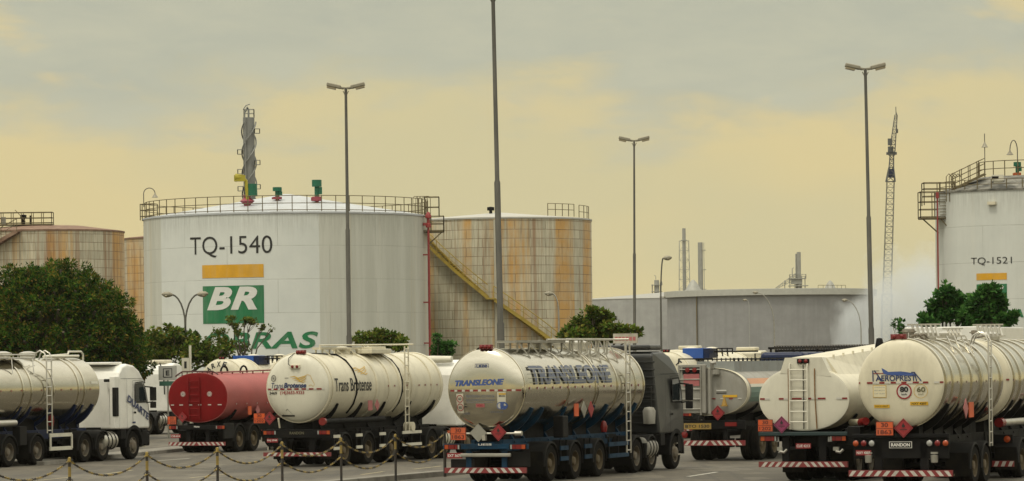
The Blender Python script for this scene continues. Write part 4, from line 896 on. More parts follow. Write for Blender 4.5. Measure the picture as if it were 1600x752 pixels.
    def tail(s, y, z, x0, x1, style='bar'):
        for sg in (-1, 1):
            m = MB(); 
            if style == 'bar':
                m.box((sg * (x0 + x1) / 2, y + .03, z), (x1 - x0, .06, .15), 3); w_ = (x1 - x0) - .03
                for i, (c, ww) in enumerate(((1, .26), (0, .38), (0, .2), (2, .12))):
                    e = [0, .26, .64, .84, .98][i] * w_; m.box((sg * (x1 - .015 - e - ww * w_ / 2), y - .005, z), (ww * w_ - .015, .03, .12), c)
            else:
                for i, c in enumerate((1, 0, 2)):
                    m.lathe([(.075, .03), (.075, -.02), (.05, -.04), (0, -.045)], 'y', (sg * (x1 - .08 - i * .21), y, z), n=16, m=c); m.lathe([(.09, .04), (.09, -.01), (.075, -.012)], 'y', (sg * (x1 - .08 - i * .21), y, z), n=16, m=3)
            m.build('tail_light', [LRED, LORG, LWHT, BLACK], s.T)
    def plate(s, st, x, y, z, wd=.42, h=.14, mat=PLATE, tm=PTXT):
        m = MB(); m.box((x, y, z), (wd, .02, h), 0); f = lambda u, v, off: Vector((x + u, y - .01 - off, z + v)); addtext(m, st, f, (-wd * .44, wd * .44, -h * .26, h * .26), 1, bold=.02, off=.006); m.build('number_plate', [mat, tm], s.T)
    def hazard(s, x, y, z, top, bot, wd=.42, h=.34, rot=0):
        m = MB(); m.box((x, y, z), (wd, .02, h), 0); f = lambda u, v, off: Vector((x + u, y - .01 - off, z + v))
        b = .012
        for bx in ((-wd / 2, wd / 2, h / 2 - b, h / 2), (-wd / 2, wd / 2, -h / 2, -h / 2 + b), (-wd / 2, -wd / 2 + b, -h / 2, h / 2), (wd / 2 - b, wd / 2, -h / 2, h / 2), (-wd / 2, wd / 2, -b / 2, b / 2)): rect(m, bx, f, 1, .004)
        addtext(m, top, f, (-wd * .2, wd * .2, .035, h / 2 - .035), 1, bold=.02, off=.005); addtext(m, bot, f, (-wd * .4, wd * .4, -h / 2 + .035, -.035), 1, bold=.02, off=.005)
        m.build('hazard_panel', [ORG, flat('panel_ink', (.10, .015, .008), .5)], s.T)
    def diamond(s, x, y, z, r, mat, flame=True, ax='y'):
        m = MB(); f = (lambda u, v, off: Vector((x + u, y - .01 - off, z + v))) if ax == 'y' else (lambda u, v, off: Vector((x + .01 + off, y + u, z + v)))
        if ax == 'y': m.prism([(x - r, z), (x, z - r), (x + r, z), (x, z + r)], 'y', y - .01, y + .01)
        else: m.prism([(y - r, z), (y, z - r), (y + r, z), (y, z + r)], 'x', x - .01, x + .01)
        if flame:
            ribbon(m, [(-r * .86, 0), (0, -r * .86), (r * .86, 0), (0, r * .86), (-r * .86, 0)], .012, f, 1, .004)
            k = r * .9; poly(m, [(0, .62 * k), (-.10 * k, .42 * k), (-.2 * k, .28 * k), (-.16 * k, .12 * k), (0, .06 * k), (.16 * k, .12 * k), (.2 * k, .30 * k), (.09 * k, .36 * k)], f, 1, .004)
            rect(m, (-.22 * k, .22 * k, -.02 * k, .01 * k), f, 1, .004)
            for q in range(2): rect(m, (-.42 * k + q * .1, .42 * k - q * .1, -.22 * k - q * .16 * k, -.14 * k - q * .16 * k), f, 1, .004)
        m.build('hazard_diamond', [mat, INK], s.T)
    def toplight(s, x, y, z, n=2, body=RED, w_=.34):
        m = MB(); m.box((x, y + .06, z), (w_, .14, .13), 3)
        for i in range(n):
            c = (x - w_ / 2 + w_ * (i + .5) / n, y, z); m.lathe([(.05, .0), (.05, -.03), (.03, -.05), (0, -.05)], 'y', c, n=14, m=0)
        m.build('marker_light', [LRED, LORG, LWHT, principled('lamp_box_red', (.16, .02, .018), .5) if body is RED else body], s.T, bevel=.008)
    def ladder(s, x0, y, z0, z1, hoop=True, mat=ALU, wd=.32, lean=0, r=.026, n=None, yin=0):
        m = MB(); n = n or int((z1 - z0) / .3)
        for dy in (0, wd):
            pts = [(x0, y + dy, z0), (x0 + lean, y + dy, z1)]
            if hoop: pts += [(x0 + lean - .08, y + dy, z1 + .18), (x0 + lean - .25, y + dy, z1 + .27), (x0 + lean - .42, y + dy, z1 + .18), (x0 + lean - .5, y + dy, z1 - .05)]
            m.tube(pts, r, 6)
        for i in range(n + 1):
            t_ = (i + .3) / (n + .6); x = x0 + lean * t_; m.tube([(x, y, z0 + (z1 - z0) * t_), (x, y + wd, z0 + (z1 - z0) * t_)], r * .8, 6)
        m.build('ladder', mat, s.T)
    def rearladder(s, x, wd, y, z0, z1, mat, n=5, r=.02):
        m = MB()
        for dx in (-wd / 2, wd / 2): m.tube([(x + dx, y, z0), (x + dx, y, z1 - .1), (x + dx, y + .03, z1), (x + dx, y + .2, z1 + .02)], r, 6)
        for i in range(n): z = z0 + .2 + (z1 - z0 - .35) * i / (n - 1); m.tube([(x - wd / 2, y, z), (x + wd / 2, y, z)], r * .9, 6)
        m.build('ladder', mat, s.T)
    def manholes(s, ys, mat=ALU, r=.27, h=.16, x=0):
        for y in ys:
            m = MB(); zt = s.zc + s.b - .03; m.lathe([(r, 0), (r, h), (r * 1.12, h), (r * 1.12, h + .05), (r * .5, h + .1), (0, h + .11)], c=(x, y, zt), n=20)
            m.box((x + r * 1.1, y, zt + h), (.1, .06, .1)); m.box((x - r * 1.1, y, zt + h), (.1, .06, .1)); m.build('manhole', mat, s.T)
    def catwalk(s, y0, y1, x, wd, z, mat=ALU, legs=5, rail=False, rz=.3):
        m = MB(); m.box((x, (y0 + y1) / 2, z), (wd, y1 - y0, .035), 0)
        for e in (-wd / 2, wd / 2): m.box((x + e, (y0 + y1) / 2, z + .02), (.03, y1 - y0, .07))
        for i in range(legs):
            y = y0 + .2 + (y1 - y0 - .4) * i / max(1, legs - 1)
            for e in (-wd / 2 + .03, wd / 2 - .03):
                xx = x + e; zt = s.zc + s.b * max(0, 1 - (abs(xx) / s.a) ** s.n) ** (1 / s.n) - .02; m.bar((xx, y, zt), (xx, y, z), .045, .045)
            m.bar((x + wd / 2, y, z - .02), (min(x + wd / 2 + .32, s.a * .8), y + .12, s.zc + s.b * max(0, 1 - (min(x + wd / 2 + .32, s.a * .8) / s.a) ** s.n) ** (1 / s.n)), .035, .035)
        if rail:
            m.tube([(x + wd / 2, y0, z), (x + wd / 2, y0, z + rz), (x + wd / 2, y1, z + rz), (x + wd / 2, y1, z)], .025, 6)
        m.build('catwalk', mat, s.T)
    def pipe(s, pts, r, mat, name='pipe', n=10):
        m = MB(); m.tube(pts, r, n); return m.build(name, mat, s.T)
    def boxpart(s, name, c, d, mat, bevel=.02, rot=None, mats=None):
        m = MB(); m.box(c, d, 0, rot); return m.build(name, mat, s.T, bevel=bevel)
    # cab ---------------------------------------------------------------
    def cab(s, y, mat, style='round', ax=1.12, frame=BLACK, wind=GLASS, ribs=False, zoff=0, tank=ALU, intake=True, rimm=None, rear_axles=2, mirror=True, seam=True, acbox=False, board=False, hs=1.0, simple=False):
        if style == 'round': prof = [(0, 1.12), (0, 2.95), (.10, 3.18), (.42, 3.40), (.85, 3.50), (1.35, 3.44), (1.72, 3.24), (1.98, 2.92), (2.12, 2.60), (2.36, 1.95), (2.40, 1.12)]
        elif style == 'flat': prof = [(0, 1.12), (0, 3.42), (.12, 3.52), (1.10, 3.54), (1.62, 3.40), (1.92, 3.08), (2.02, 2.86), (2.12, 2.60), (2.34, 1.95), (2.38, 1.12)]
        else: prof = [(0, 1.12), (0, 2.86), (.12, 2.96), (1.5, 2.98), (1.82, 2.86), (2.06, 2.45), (2.28, 1.9), (2.34, 1.12)]
        prof = [(p, 1.12 + (z - 1.12) * hs) for p, z in prof]
        zt = max(z for _, z in prof); hw = lambda z: 1.24 - (.0 if z < 2.7 else (.26 if style == 'flat' else .13) * ((z - 2.7) / max(.1, (zt - 2.7))) ** 1.5)
        m = MB(); n = len(prof); vs = [(sx * hw(z), y + p, z) for sx in (-1, 1) for p, z in prof]
        m.add(vs, [tuple(range(n)), tuple(range(n, 2 * n))[::-1]] + [(i, (i + 1) % n, n + (i + 1) % n, n + i) for i in range(n)], 0)
        cb = m.build('cab', mat, s.T, bevel=.07, segs=3)
        for f_ in cb.data.polygons: f_.use_smooth = False
        wn = []
        for sg in (1, -1):
            f = lambda u, v, off: Vector((sg * (1.24 + off), y + u, v))
            m = MB(); zc_ = 1.12
            P_ = [(1.22, 2.12), (1.24, 2.78), (1.80, 2.80), (1.98, 2.50), (2.14, 2.12)]; poly(m, P_, f, 0, .012)
            ribbon(m, [(1.19, 2.09), (1.21, 2.81), (1.82, 2.83), (2.01, 2.51), (2.17, 2.09), (1.19, 2.09)], .05, f, 1, .016)
            m.build('window', [wind, PLASTIC], cb)
            if seam:
                m = MB(); ribbon(m, [(1.02, 1.14), (1.02, 2.88), (1.84, 2.90), (2.06, 2.56), (2.26, 1.98), (2.30, 1.14)], .018, f, 0, .007)
                ribbon(m, [(.06, 2.96), (1.85, 2.96)], .014, f, 0, .007); ribbon(m, [(.55, 1.14), (.55, 2.94)], .012, f, 0, .007)
                rect(m, (1.08, 1.26, 1.68, 1.75), f, 0, .02); m.build('door_seam', PLASTIC, cb)
        m = MB(); k = [p for p in prof if 1.9 < p[1] < 2.95 and p[0] > 1.7]
        fy = lambda z: next((a_[0] + (b_[0] - a_[0]) * (a_[1] - z) / (a_[1] - b_[1]) for a_, b_ in zip(prof, prof[1:]) if a_[1] >= z >= b_[1] and a_[0] > 1), 2.2)
        zs = [2.0, 2.3, 2.6, 2.78]; vs = [(sx * 1.12, y + fy(z) + .015, z) for z in zs for sx in (-1, 1)]
        m.add(vs, [(2 * i, 2 * i + 1, 2 * i + 3, 2 * i + 2) for i in range(3)]); m.build('windscreen', wind, cb)
        m = MB(); m.box((0, y + 2.05, 2.88), (2.3, .42, .05), 0, Matrix.Rotation(R(-25), 3, 'X')); m.build('sun_visor', PLASTIC, cb, bevel=.015)
        m = MB(); m.box((0, y + 2.40, 1.45), (1.7, .05, .55))
        for i in range(4): m.box((0, y + 2.43, 1.26 + i * .13), (1.6, .04, .05))
        m.build('grille', PLASTIC, cb)
        m = MB(); m.box((0, y + 2.22, .72), (2.44, .42, .50)); m.build('front_bumper', frame if frame is not BLUE else BLACK, s.T, bevel=.06)
        for sg in (1, -1):
            m = MB(); m.box((sg * .95, y + 2.44, .78), (.38, .04, .2)); m.build('headlight', LWHT, cb, bevel=.01)
            ay = y + ax; m = MB(); r0, r1 = .60, .74; nn = 16
            pts = [(ay + r1 * math.cos(R(a_)), .52 + r1 * math.sin(R(a_))) for a_ in [(-5 + 190 * i / nn) for i in range(nn + 1)]] + [(ay + r0 * math.cos(R(a_)), .52 + r0 * math.sin(R(a_))) for a_ in [(-5 + 190 * i / nn) for i in range(nn, -1, -1)]]
            k_ = nn + 1; vs = [(sg * x_, p, z) for x_ in (.78, 1.245) for p, z in pts]; m_ = 2 * k_
            fs = [(i, i + 1, m_ - 2 - i, m_ - 1 - i) for i in range(nn)] + [(m_ + i, m_ + m_ - 1 - i, m_ + m_ - 2 - i, m_ + i + 1) for i in range(nn)] + [(i, (i + 1) % m_, m_ + (i + 1) % m_, m_ + i) for i in range(m_)]
            m.add(vs, fs); m.box((sg * 1.0, y + .28, .95), (.48, .42, .36)); m.box((sg * 1.02, y + 2.0, .80), (.42, .42, .5)); m.build('fender', frame if frame is not BLUE else PLASTIC, s.T, bevel=.015)
            if mirror:
                m = MB(); m.bar((sg * 1.2, y + 2.05, 2.66), (sg * 1.48, y + 2.22, 2.62), .05); m.bar((sg * 1.2, y + 2.14, 2.05), (sg * 1.48, y + 2.22, 2.1), .04); m.box((sg * 1.47, y + 2.22, 2.38), (.24, .10, .50)); m.box((sg * 1.47, y + 2.22, 1.98), (.22, .10, .24)); m.build('mirror', PLASTIC, cb, bevel=.03)
            m = MB()
            for i, z in enumerate((.45, .8)): m.box((sg * 1.16, y + 1.92, z), (.12, .36, .05))
            m.build('step', ALU, s.T)
            wheel(s.T, sg * 1.04, y + ax, sg, False, rimm)
        m = MB(); m.tube([(-.95, y + ax, .515), (.95, y + ax, .515)], .07, 8); m.box((.42, y - 1.6, .92), (.1, 7.0, .26)); m.box((-.42, y - 1.6, .92), (.1, 7.0, .26)); m.box((0, y - 2.4, 1.12), (1.0, .9, .12)); m.box((0, y + .8, .95), (.9, 1.6, .5)); m.build('tractor_chassis', BLACK, s.T)
        if not simple:
            for sg, yy in ((1, y - .62), (-1, y - .62)):
                m = MB(); r_ = .33; m.lathe([(0, -.48), (r_ - .04, -.48), (r_, -.45), (r_, .45), (r_ - .04, .48), (0, .48)], 'y', (sg * .92, yy, .72), n=28)
                for dy in (-.28, 0, .28): m.lathe([(r_ + .004, dy - .03), (r_ + .012, dy - .03), (r_ + .012, dy + .03), (r_ + .004, dy + .03)], 'y', (sg * .92, yy, .72), n=28, m=1)
                m.build('fuel_tank', [tank, BLACK], s.T)
        if ribs:
            m = MB()
            for i in range(9): m.box((0, y - .012, 1.45 + i * .235), (2.2, .03, .05))
            for z in (2.1, 2.55): m.box((.72, y - .018, z), (.5, .03, .03)); m.box((.72, y - .018, z - .3), (.5, .03, .03))
            m.box((.47, y - .018, 2.18), (.03, .03, .8)); m.box((.98, y - .018, 2.18), (.03, .03, .8)); m.build('rear_panel_rib', mat, cb, bevel=.008)
        if intake:
            m = MB(); m.box((1.12, y - .16, 2.15), (.17, .24, 1.05), 0)
            m.tube([(1.12, y - .16, 2.68), (1.12, y - .16, 2.82), (1.0, y - .16, 2.9), (.7, y - .16, 2.9)], .06, 8); m.tube([(1.0, y - .3, 1.3), (1.0, y - .3, 2.6)], .025, 6); m.build('air_intake', PLASTIC, s.T, bevel=.02)
        if acbox:
            m = MB(); m.box((0, y + .75, zt + .10), (1.15, .75, .2)); m.build('roof_unit', mat, s.T, bevel=.06)
        s.cb = cb; return cb
def placerd(T, txts): pass
G_T = 'tanker lorries parked side by side'
# 1 stainless tanker with blue frame -----------------------------------
A_ = Lorry(760, 56.3, 'stainless steel tanker with bright blue rear frame and grey cab', G_T)
A_.tank(0, 10.3, 1.13, 1.13, 2.63, STEEL, STEEL2, dish=.26)
A_.bands([.06, 3.6, 5.9, 6.1, 7.8, 9.45, 10.2], STEEL2, .10, .03)
A_.letters([('t', 'LIEBB', (-.20, .13, .60, .68), TNAVY, dict(bold=.03)), ('l', [(-.24, .60), (-.24, .70), (.16, .70), (.16, .60)], .014, TNAVY),
            ('t', 'TRANSLEONE', (-.86, .62, .10, .27), TBLUE, dict(bold=.05, shear=.3, rot=R(1.5))),
            ('r', (-.82, -.60, -.66, -.12), flat('label_cream', (.50, .47, .38), .5), .004), ('o', (-.71, -.26, ), .095, .022, DRED), ('t', '60', (-.76, -.66, -.30, -.22), INK, dict(bold=.02)), ('o', (-.71, -.50), .095, .022, DRED), ('t', '60', (-.76, -.66, -.54, -.46), INK, dict(bold=.02)),
            ('t', 'MANTENHA DISTANCIA', (-.52, .34, -.235, -.155), TGREY, {}), ('t', 'VELOCIDADE CONTROLADA', (-.52, .34, -.335, -.265), TGREY, {}), ('r', (-.5, .30, -.375, -.365), TGREY, .008),
            ('r', (-.58, -.50, -.42, -.40), INK, .008), ('r', (-.58, -.50, -.50, -.47), INK, .008),
            ('r', (-.22, .04, -.50, -.40), principled('faded_pink', (.36, .11, .11), .5), .006), ('t', 'VIDEO', (-.18, .0, -.48, -.42), DRED, dict(bold=.03, shear=.3)),
            ('r', (.42, .66, -.46, -.08), flat('label_pale', (.52, .49, .39), .5), .004), ('r', (.46, .66, -.16, -.11), GOLD, .007), ('t', 'BRASIL', (.47, .65, -.215, -.165), INK, dict(bold=.02)),
            ('d', (.60, -.46), .105, TBLUE), ('r', (.50, .60, -.565, -.355), TBLUE, .0065), ('d', (.50, -.46), .105, TWHT), ('o', (.50, -.46), .09, .02, TBLUE), ('t', 'CINCHILAS', (.20, .56, -.66, -.61), TGREY, {}), ('t', 'LIESS', (-.62, -.42, -.70, -.65), TGREY, {})])
A_.tape_rear(-.06, [(-1.02 + i * .245, -1.02 + i * .245 + .13, 0) for i in range(9)] + [(-.88 + i * .245, -.88 + i * .245 + .09, 1) for i in range(8)])
A_.tape_side(-.02, [.35 + i * .62 for i in range(16)], .15, .06)
m = MB(); addtext(m, 'TRANSLEONE', A_.side(), (.6, 7.3, .10, .66), bold=.04, shear=.12, step=.12, off=.036); lt = m.build('lettering', TSIDE, A_.shell)
m = MB()
for i in range(4): rect(m, (.5, 7.4, .16 + i * .13, .172 + i * .13), A_.side(), 0, .040, .5)
m.build('lettering_stripe', STEEL, A_.shell)
A_.frame(.0, 10.6, BLUE, 1.22, [.9, 1.75, 3.6, 4.6, 6.0, 7.2, 8.6, 9.8], legs=1)
A_.axles([1.95, 3.95, 6.0], rimm=RIMO); A_.axles([9.35, 10.75], rimm=RIM)
A_.guard(2.62, 3.25, .62, .92, BLUE); A_.guard(4.65, 5.25, .62, .92, BLUE); A_.guard(6.75, 8.5, .58, .92, BLUE, posts=3)
A_.lightbar(-.10, 1.04, 2.52, .15, BLUE); A_.boxpart('rear_crossmember', (0, -.12, .80), (1.5, .08, .10), GALV); A_.tail(-.17, 1.03, .72, 1.22)
m = MB(); f = lambda u, v, off: Vector((u, -.16 - off, 1.07 + v)); rect(m, (-.26, .26, -.02, .08), f, 1, .006); addtext(m, 'LIESS', f, (-.2, .2, .0, .055), 0, bold=.03, off=.012); m.build('name_board', [PTXT, BLUE], A_.T)
A_.bumper(-.14, .38, 2.42, .15, BLUE, 1.0, .53, .16); A_.plate('EXT 3678', -.92, -.13, .79, .46, .15)
A_.boxpart('rear_panel', (-.72, -.05, .52), (.7, .03, .34), PLASTIC); A_.boxpart('rear_panel', (.92, .0, .68), (.72, .04, .42), PLASTIC)
A_.pipe([(-.9, -.16, 1.40), (1.05, -.16, 1.40)], .03, ALU, 'cross_pipe'); m = MB(); m.lathe([(0, -.10), (.07, -.10), (.07, .1), (0, .1)], 'x', (1.0, -.16, 1.4), n=12); m.box((0, -.2, 1.28), (.10, .12, .14)); m.build('valve', ALU, A_.T)
A_.hazard(-.78, -.20, 1.40, '30', '1863', .46, .36); A_.diamond(-.18, -.20, 1.42, .255, GALV, False); A_.diamond(.42, -.20, 1.43, .235, DRED)
A_.toplight(.02, -.10, 3.80, 3, RED, .36); A_.manholes([4.2, 6.2, 7.6]); A_.catwalk(1.2, 5.2, .12, .62, 3.93, GALV, 5); A_.catwalk(5.2, 8.6, .55, .14, 4.0, ALU, 5); A_.pipe([(.62, 3.2, 4.0), (.62, 8.8, 4.02), (1.15, 8.8, 4.02)], .03, ALU, 'handrail')
A_.ladder(1.20, 8.35, .62, 3.95, hoop=False, wd=.36); A_.pipe([(-.75, .3, 3.2), (-.5, .1, 3.62), (-.2, 0, 3.78)], .02, BLACK, 'cable')
m = MB(); m.box((1.08, 3.0, 1.52), (.30, .45, .62)); m.build('control_box', PLASTIC, A_.T, bevel=.03)
for (yy, kk) in ((3.05, ORG), (3.75, GALV), (4.35, DRED)): A_.diamond(1.19, yy + .9, 1.98, .24 if kk is not ORG else .01, kk, False, 'x')
m = MB(); m.box((1.2, 3.98, 1.98), (.02, .36, .36)); m.build('hazard_panel', ORG, A_.T)
m = MB(); m.lathe([(0, -.16), (.09, -.16), (.11, 0), (.07, .14), (0, .18)], 'z', (1.1, 6.6, 1.45), n=12); m.build('valve', LRED, A_.T)
m = MB(); m.lathe([(0, 0), (.18, .02), (.20, .42), (.14, .52), (0, .54)], 'z', (.95, 11.2, 1.42), n=18); m.build('air_tank', GREYT, A_.T)
A_.cab(11.35, GREYP, 'flat', ax=1.62, ribs=True, intake=False, tank=GREYT, rimm=RIM, hs=1.05)
m = MB(); m.box((0, 11.9, 3.78), (1.9, 1.1, .16)); m.build('roof_deflector', GREYP, A_.cb, bevel=.05)
m = MB(); m.box((.42, 10.6, 4.06), (.78, .06, .30), 0); f = lambda u, v, off: Vector((.42 + u, 10.57 - off, 4.06 + v))
for i in range(6): rect(m, (-.33 + i * .115, -.24 + i * .115, -.07, .05), f, 1, .004)
m.bar((.42, 10.6, 3.6), (.42, 10.6, 3.95), .06); m.build('top_board', [principled('weathered_board', (.40, .37, .31), .6, dirt=GRIME, damt=.6), principled('faded_pink', (.36, .11, .11), .5)], A_.T)
# 2 cream tanker with horse emblem ---------------------------------------
B_ = Lorry(466, 47.2, 'long cream tanker with gold horse mane emblem and phone number', G_T)
B_.tank(0, 9.9, 1.13, 1.13, 2.62, CREAM, WHITE, dish=.28)
B_.bands([.08, .32, 4.0, 5.1, 6.0, 7.1, 8.9, 9.8], CREAM, .16, .045)
horse = [(.30, .30), (.36, .38), (.46, .44), (.56, .40), (.60, .30), (.70, .12), (.66, .04), (.58, .10), (.50, .06)]
mane = [[(-.18, .36), (0, .38), (.12, .32), (.28, .36), (.44, .42)], [(-.10, .30), (.05, .32), (.16, .27), (.30, .31), (.42, .38)], [(-.02, .25), (.12, .27), (.22, .22), (.34, .26), (.42, .33)], [(.08, .20), (.2, .22), (.3, .18), (.4, .22)]]
B_.letters([('l', q, [.008] + [.03] * (len(q) - 2) + [.01], GOLD) for q in mane] + [('l', horse, .014, GOLD), ('o', (-.80, .32), .095, .02, INK), ('t', '80', (-.85, -.75, .28, .36), INK, {}), ('r', (-.36, -.22, .32, .335), INK, .008),
            ('t', 'Trans', (-.88, -.42, -.02, .17), TNAVY, dict(shear=.25)), ('t', 'Brotense', (-.40, .42, .0, .17), TNAVY, dict(bold=.04, shear=.25)),
            ('t', '3469', (-.98, -.66, -.22, -.12), INK, dict(bold=.02)), ('t', '(14)3653-9333', (-.54, .34, -.24, -.10), DRED, dict(bold=.02)),
            ('l', [(-.52, -.92), (-.30, -.70), (-.08, -.92), (-.52, -.92)], .018, INK), ('r', (-.56, -.05, -.95, -.90), INK, .01)])
B_.tape_rear(-.065, [(-1.05 + i * .26, -1.05 + i * .26 + .16, 0) for i in range(8)] + [(-.88 + i * .26, -.88 + i * .26 + .08, 1) for i in range(8)])
m = MB(); addtext(m, 'Trans Brotense', B_.side(), (.45, 3.5, -.14, .30), bold=.012, step=.12, off=.012)
for q in mane: ribbon(m, [(2.6 + u * 1.9, .18 + v * 1.3) for u, v in q], .035, B_.side(), 1, .012)
m.build('lettering', [INK, GOLD], B_.shell); B_.tape_side(-.02, [4.9 + i * .55 for i in range(9)], .2, .05); 
B_.pipe([(.0, -.06, 3.76)] + [tuple(B_.sec(R(a_), 1.03) + Vector((0, 2.2 + .02, 0))) for a_ in (70, 50, 30, 10, -10, -30, -50)], .03, BLACK, 'cable'); B_.pipe([tuple(B_.sec(R(a_), 1.03) + Vector((0, 6.15, 0))) for a_ in (88, 70, 50, 30, 10, -10, -30, -50)], .03, BLACK, 'cable')
B_.frame(.0, 10.2, BLACK, 1.22, [.9, 2.9, 4.9, 7.2, 9.4]); B_.axles([1.15, 3.1, 5.2], rimm=RIMO); B_.axles([8.75, 10.05], rimm=RIMO)
for y0 in (.15, 2.0, 4.0): B_.guard(y0, y0 + .5, .60, 1.0, WHITE, h=.10)
B_.guard(6.0, 7.7, .58, 1.0, WHITE, posts=3, h=.10)
B_.lightbar(-.10, 1.10, 2.46, .28, BLACK); B_.tail(-.17, 1.14, .72, 1.22); B_.bumper(-.15, .42, 2.42, .13, BLACK, 1.0, .5, .18); B_.plate('BXJ 2948', -.90, -.14, .88, .40, .13)
m = MB(); f = lambda u, v, off: Vector((u, -.16 - off, 1.12 + v)); addtext(m, 'RANDON', f, (-.26, .26, -.04, .05), 0, bold=.03, off=.008); m.build('name_board', principled('dull_letter', (.10, .09, .05), .5), B_.T)
B_.hazard(-1.42, -.02, 1.62, '30', '1202', .42, .34); B_.diamond(-.92, -.30, 1.62, .22, DRED)
B_.pipe([(-.6, -.3, 1.62), (-.6, -.2, 1.3)], .03, CREAM, 'bracket'); B_.pipe([(.95, -.12, 1.50), (.95, 4.9, 1.50)], .10, BLACK, 'hose_tube'); B_.pipe([(.95, -.22, 1.50), (.95, -.11, 1.50)], .13, LRED, 'hose_tube_cap', 14)
B_.toplight(.12, -.06, 3.80, 3, RED, .32); B_.toplight(.02, -.30, 3.32, 2, CREAM, .34); B_.pipe([(-.1, -.04, 3.77), (-.25, -.2, 3.6), (-.22, -.29, 3.4), (-.1, -.3, 3.33)], .012, BLACK, 'cable')
B_.manholes([3.6, 6.6], CREAM, .28); B_.catwalk(1.3, 6.2, .1, .30, 3.90, CREAM, 5); m = MB(); m.box((.5, 5.2, 3.82), (.6, 1.7, .16)); m.box((.5, 5.2, 3.94), (.4, 1.2, .08)); m.build('top_box', CREAM, B_.T, bevel=.02)
B_.pipe([(.35, 1.0, 3.86), (.35, 1.0, 4.02), (.35, 7.2, 4.05), (1.15, 7.2, 4.05)], .028, CREAM, 'handrail'); B_.ladder(1.17, 6.35, .95, 3.98, hoop=False, mat=CREAM, wd=.32)
m = MB(); m.box((1.16, 3.3, 1.98), (.02, .36, .34)); m.build('hazard_panel', principled('faded_pink', (.36, .11, .11), .5), B_.T); B_.diamond(1.16, 3.9, 1.98, .2, principled('faded_pink', (.36, .11, .11)), False, 'x')
m = MB(); m.lathe([(0, -.16), (.17, -.16), (.17, .16), (0, .16)], 'x', (1.08, 6.9, 1.18), n=18); m.build('reel', CREAM, B_.T)
B_.cab(10.95, CABW, 'round', tank=CREAM, rimm=RIMO, intake=False)
m = MB(); m.lathe([(0, -.75), (.12, -.72), (.14, 0), (.12, .72), (0, .75)], 'x', (.25, 11.2, 3.52), n=14); m.lathe([(0, 0), (.22, 0), (.24, .22), (.1, .34), (0, .35)], c=(-.42, 11.1, 3.40), n=16); m.build('roof_horn', WHITE, B_.cb)
m = MB(); m.box((1.2, 11.7 + .2 - 1.5, .78), (.02, .5, .40)); m.build('hazard_panel', ORG, B_.T)
# 3 red tanker -----------------------------------------------------------
C_ = Lorry(309, 40, 'red tanker with oval end and faded pinkish side, two round speed stickers', G_T)
C_.tank(0, 9.2, 1.27, .95, 2.16, FADED, RED, n=2.25, dish=.05)
C_.bands([.02], FADED, .05, .02)
SP = [('d', (x, .14), .105, TWHT) for x in (-.62, .53)] + [('o', (x, .14), .085, .018, DRED) for x in (-.62, .53)] + [('t', '80', (x - .05, x + .05, .10, .18), INK, {}) for x in (-.62, .53)]
C_.letters(SP + [('r', (-.34, -.325, -.85, .6), principled('deep_red', (.17, .012, .012), .5), .006), ('r', (.10, .115, -.85, .6), principled('deep_red', (.17, .012, .012), .5), .006)])
C_.tape_rear(-.30, [(-1.16, -1.02, 1), (-.78, -.62, 1), (-.36, -.22, 1), (.04, .18, 1), (.46, .60, 1), (.88, 1.04, 1)], h=.035)
C_.tape_side(-.25, [.8 + i * .95 for i in range(9)], .10, .05)
C_.frame(.0, 9.4, BLACK, 1.15, [1.0, 3, 5, 7]); C_.axles([1.3, 2.62], rimm=RIMO); C_.axles([9.0, 10.3])
C_.boxpart('side_skirt', (1.15, .35, .85), (.06, .9, .6), PLASTIC)
C_.lightbar(-.06, 1.0, 2.46, .18, BLACK); C_.tail(-.13, 1.0, .80, 1.22); C_.bumper(-.12, .36, 2.42, .14, BLACK, .95, .42, .16, n=12); C_.plate('CYB 6514', -.92, -.12, .66, .42, .14)
m = MB(); f = lambda u, v, off: Vector((u, -.12 - off, 1.03 + v)); addtext(m, 'Noma', f, (-.12, .12, -.035, .035), 0, bold=.03, off=.01); m.build('name_board', PTXT, C_.T)
C_.hazard(-1.07, -.14, 1.28, '33', '1203', .38, .32); C_.diamond(-.62, -.14, 1.40, .21, DRED); m = MB(); m.box((1.28, 2.0, 1.62), (.02, .3, .34)); m.build('hazard_panel', ORG, C_.T); C_.diamond(1.28, 2.75, 1.62, .2, principled('faded_pink', (.36, .11, .11)), False, 'x')
m = MB(); f = lambda u, v, off: Vector((u, -.16 - off, v))
m.tube([(-1.0, .1, 3.0)] + [(-.9 + .22 * i, .05, 3.06 + .12 * (1 if 0 < i < 8 else 0)) for i in range(9)], .03, 6)
for i in range(7): m.bar((-.7 + i * .22, .05, 3.0), (-.7 + i * .22, .05, 3.2), .03)
m.build('top_rack', principled('dark_red_frame', (.06, .012, .010), .6), C_.T)
m = MB(); m.tube([(.45, .1, 3.12), (.45, 7, 3.22)], .03, 6); m.tube([(.0, .1, 3.12), (.0, 7.4, 3.2)], .03, 6)
for i in range(8): m.bar((.45, .3 + i * .95, 3.0), (.45, .3 + i * .95, 3.18), .04)
m.bar((-.45, 7.4, 3.2), (.7, 7.4, 3.2), .05); m.build('handrail', principled('dull_red_frame', (.20, .05, .045), .6), C_.T)
for yy in (2.6, 4.4): m = MB(); m.tube([(-.1, yy + .32 * math.cos(a_ * .35), 3.12 + .26 * math.sin(a_ * .35)) for a_ in range(10)], .04, 6); m.build('hose_hoop', BLACK, C_.T)
m = MB()
for dx in (-.36, .12): m.tube([(dx, -.10, 1.3), (dx, -.10, 2.95)], .02, 6)
for i in range(6): m.tube([(-.36, -.10, 1.45 + i * .27), (.12, -.10, 1.45 + i * .27)], .016, 6)
m.build('ladder', RED, C_.T)
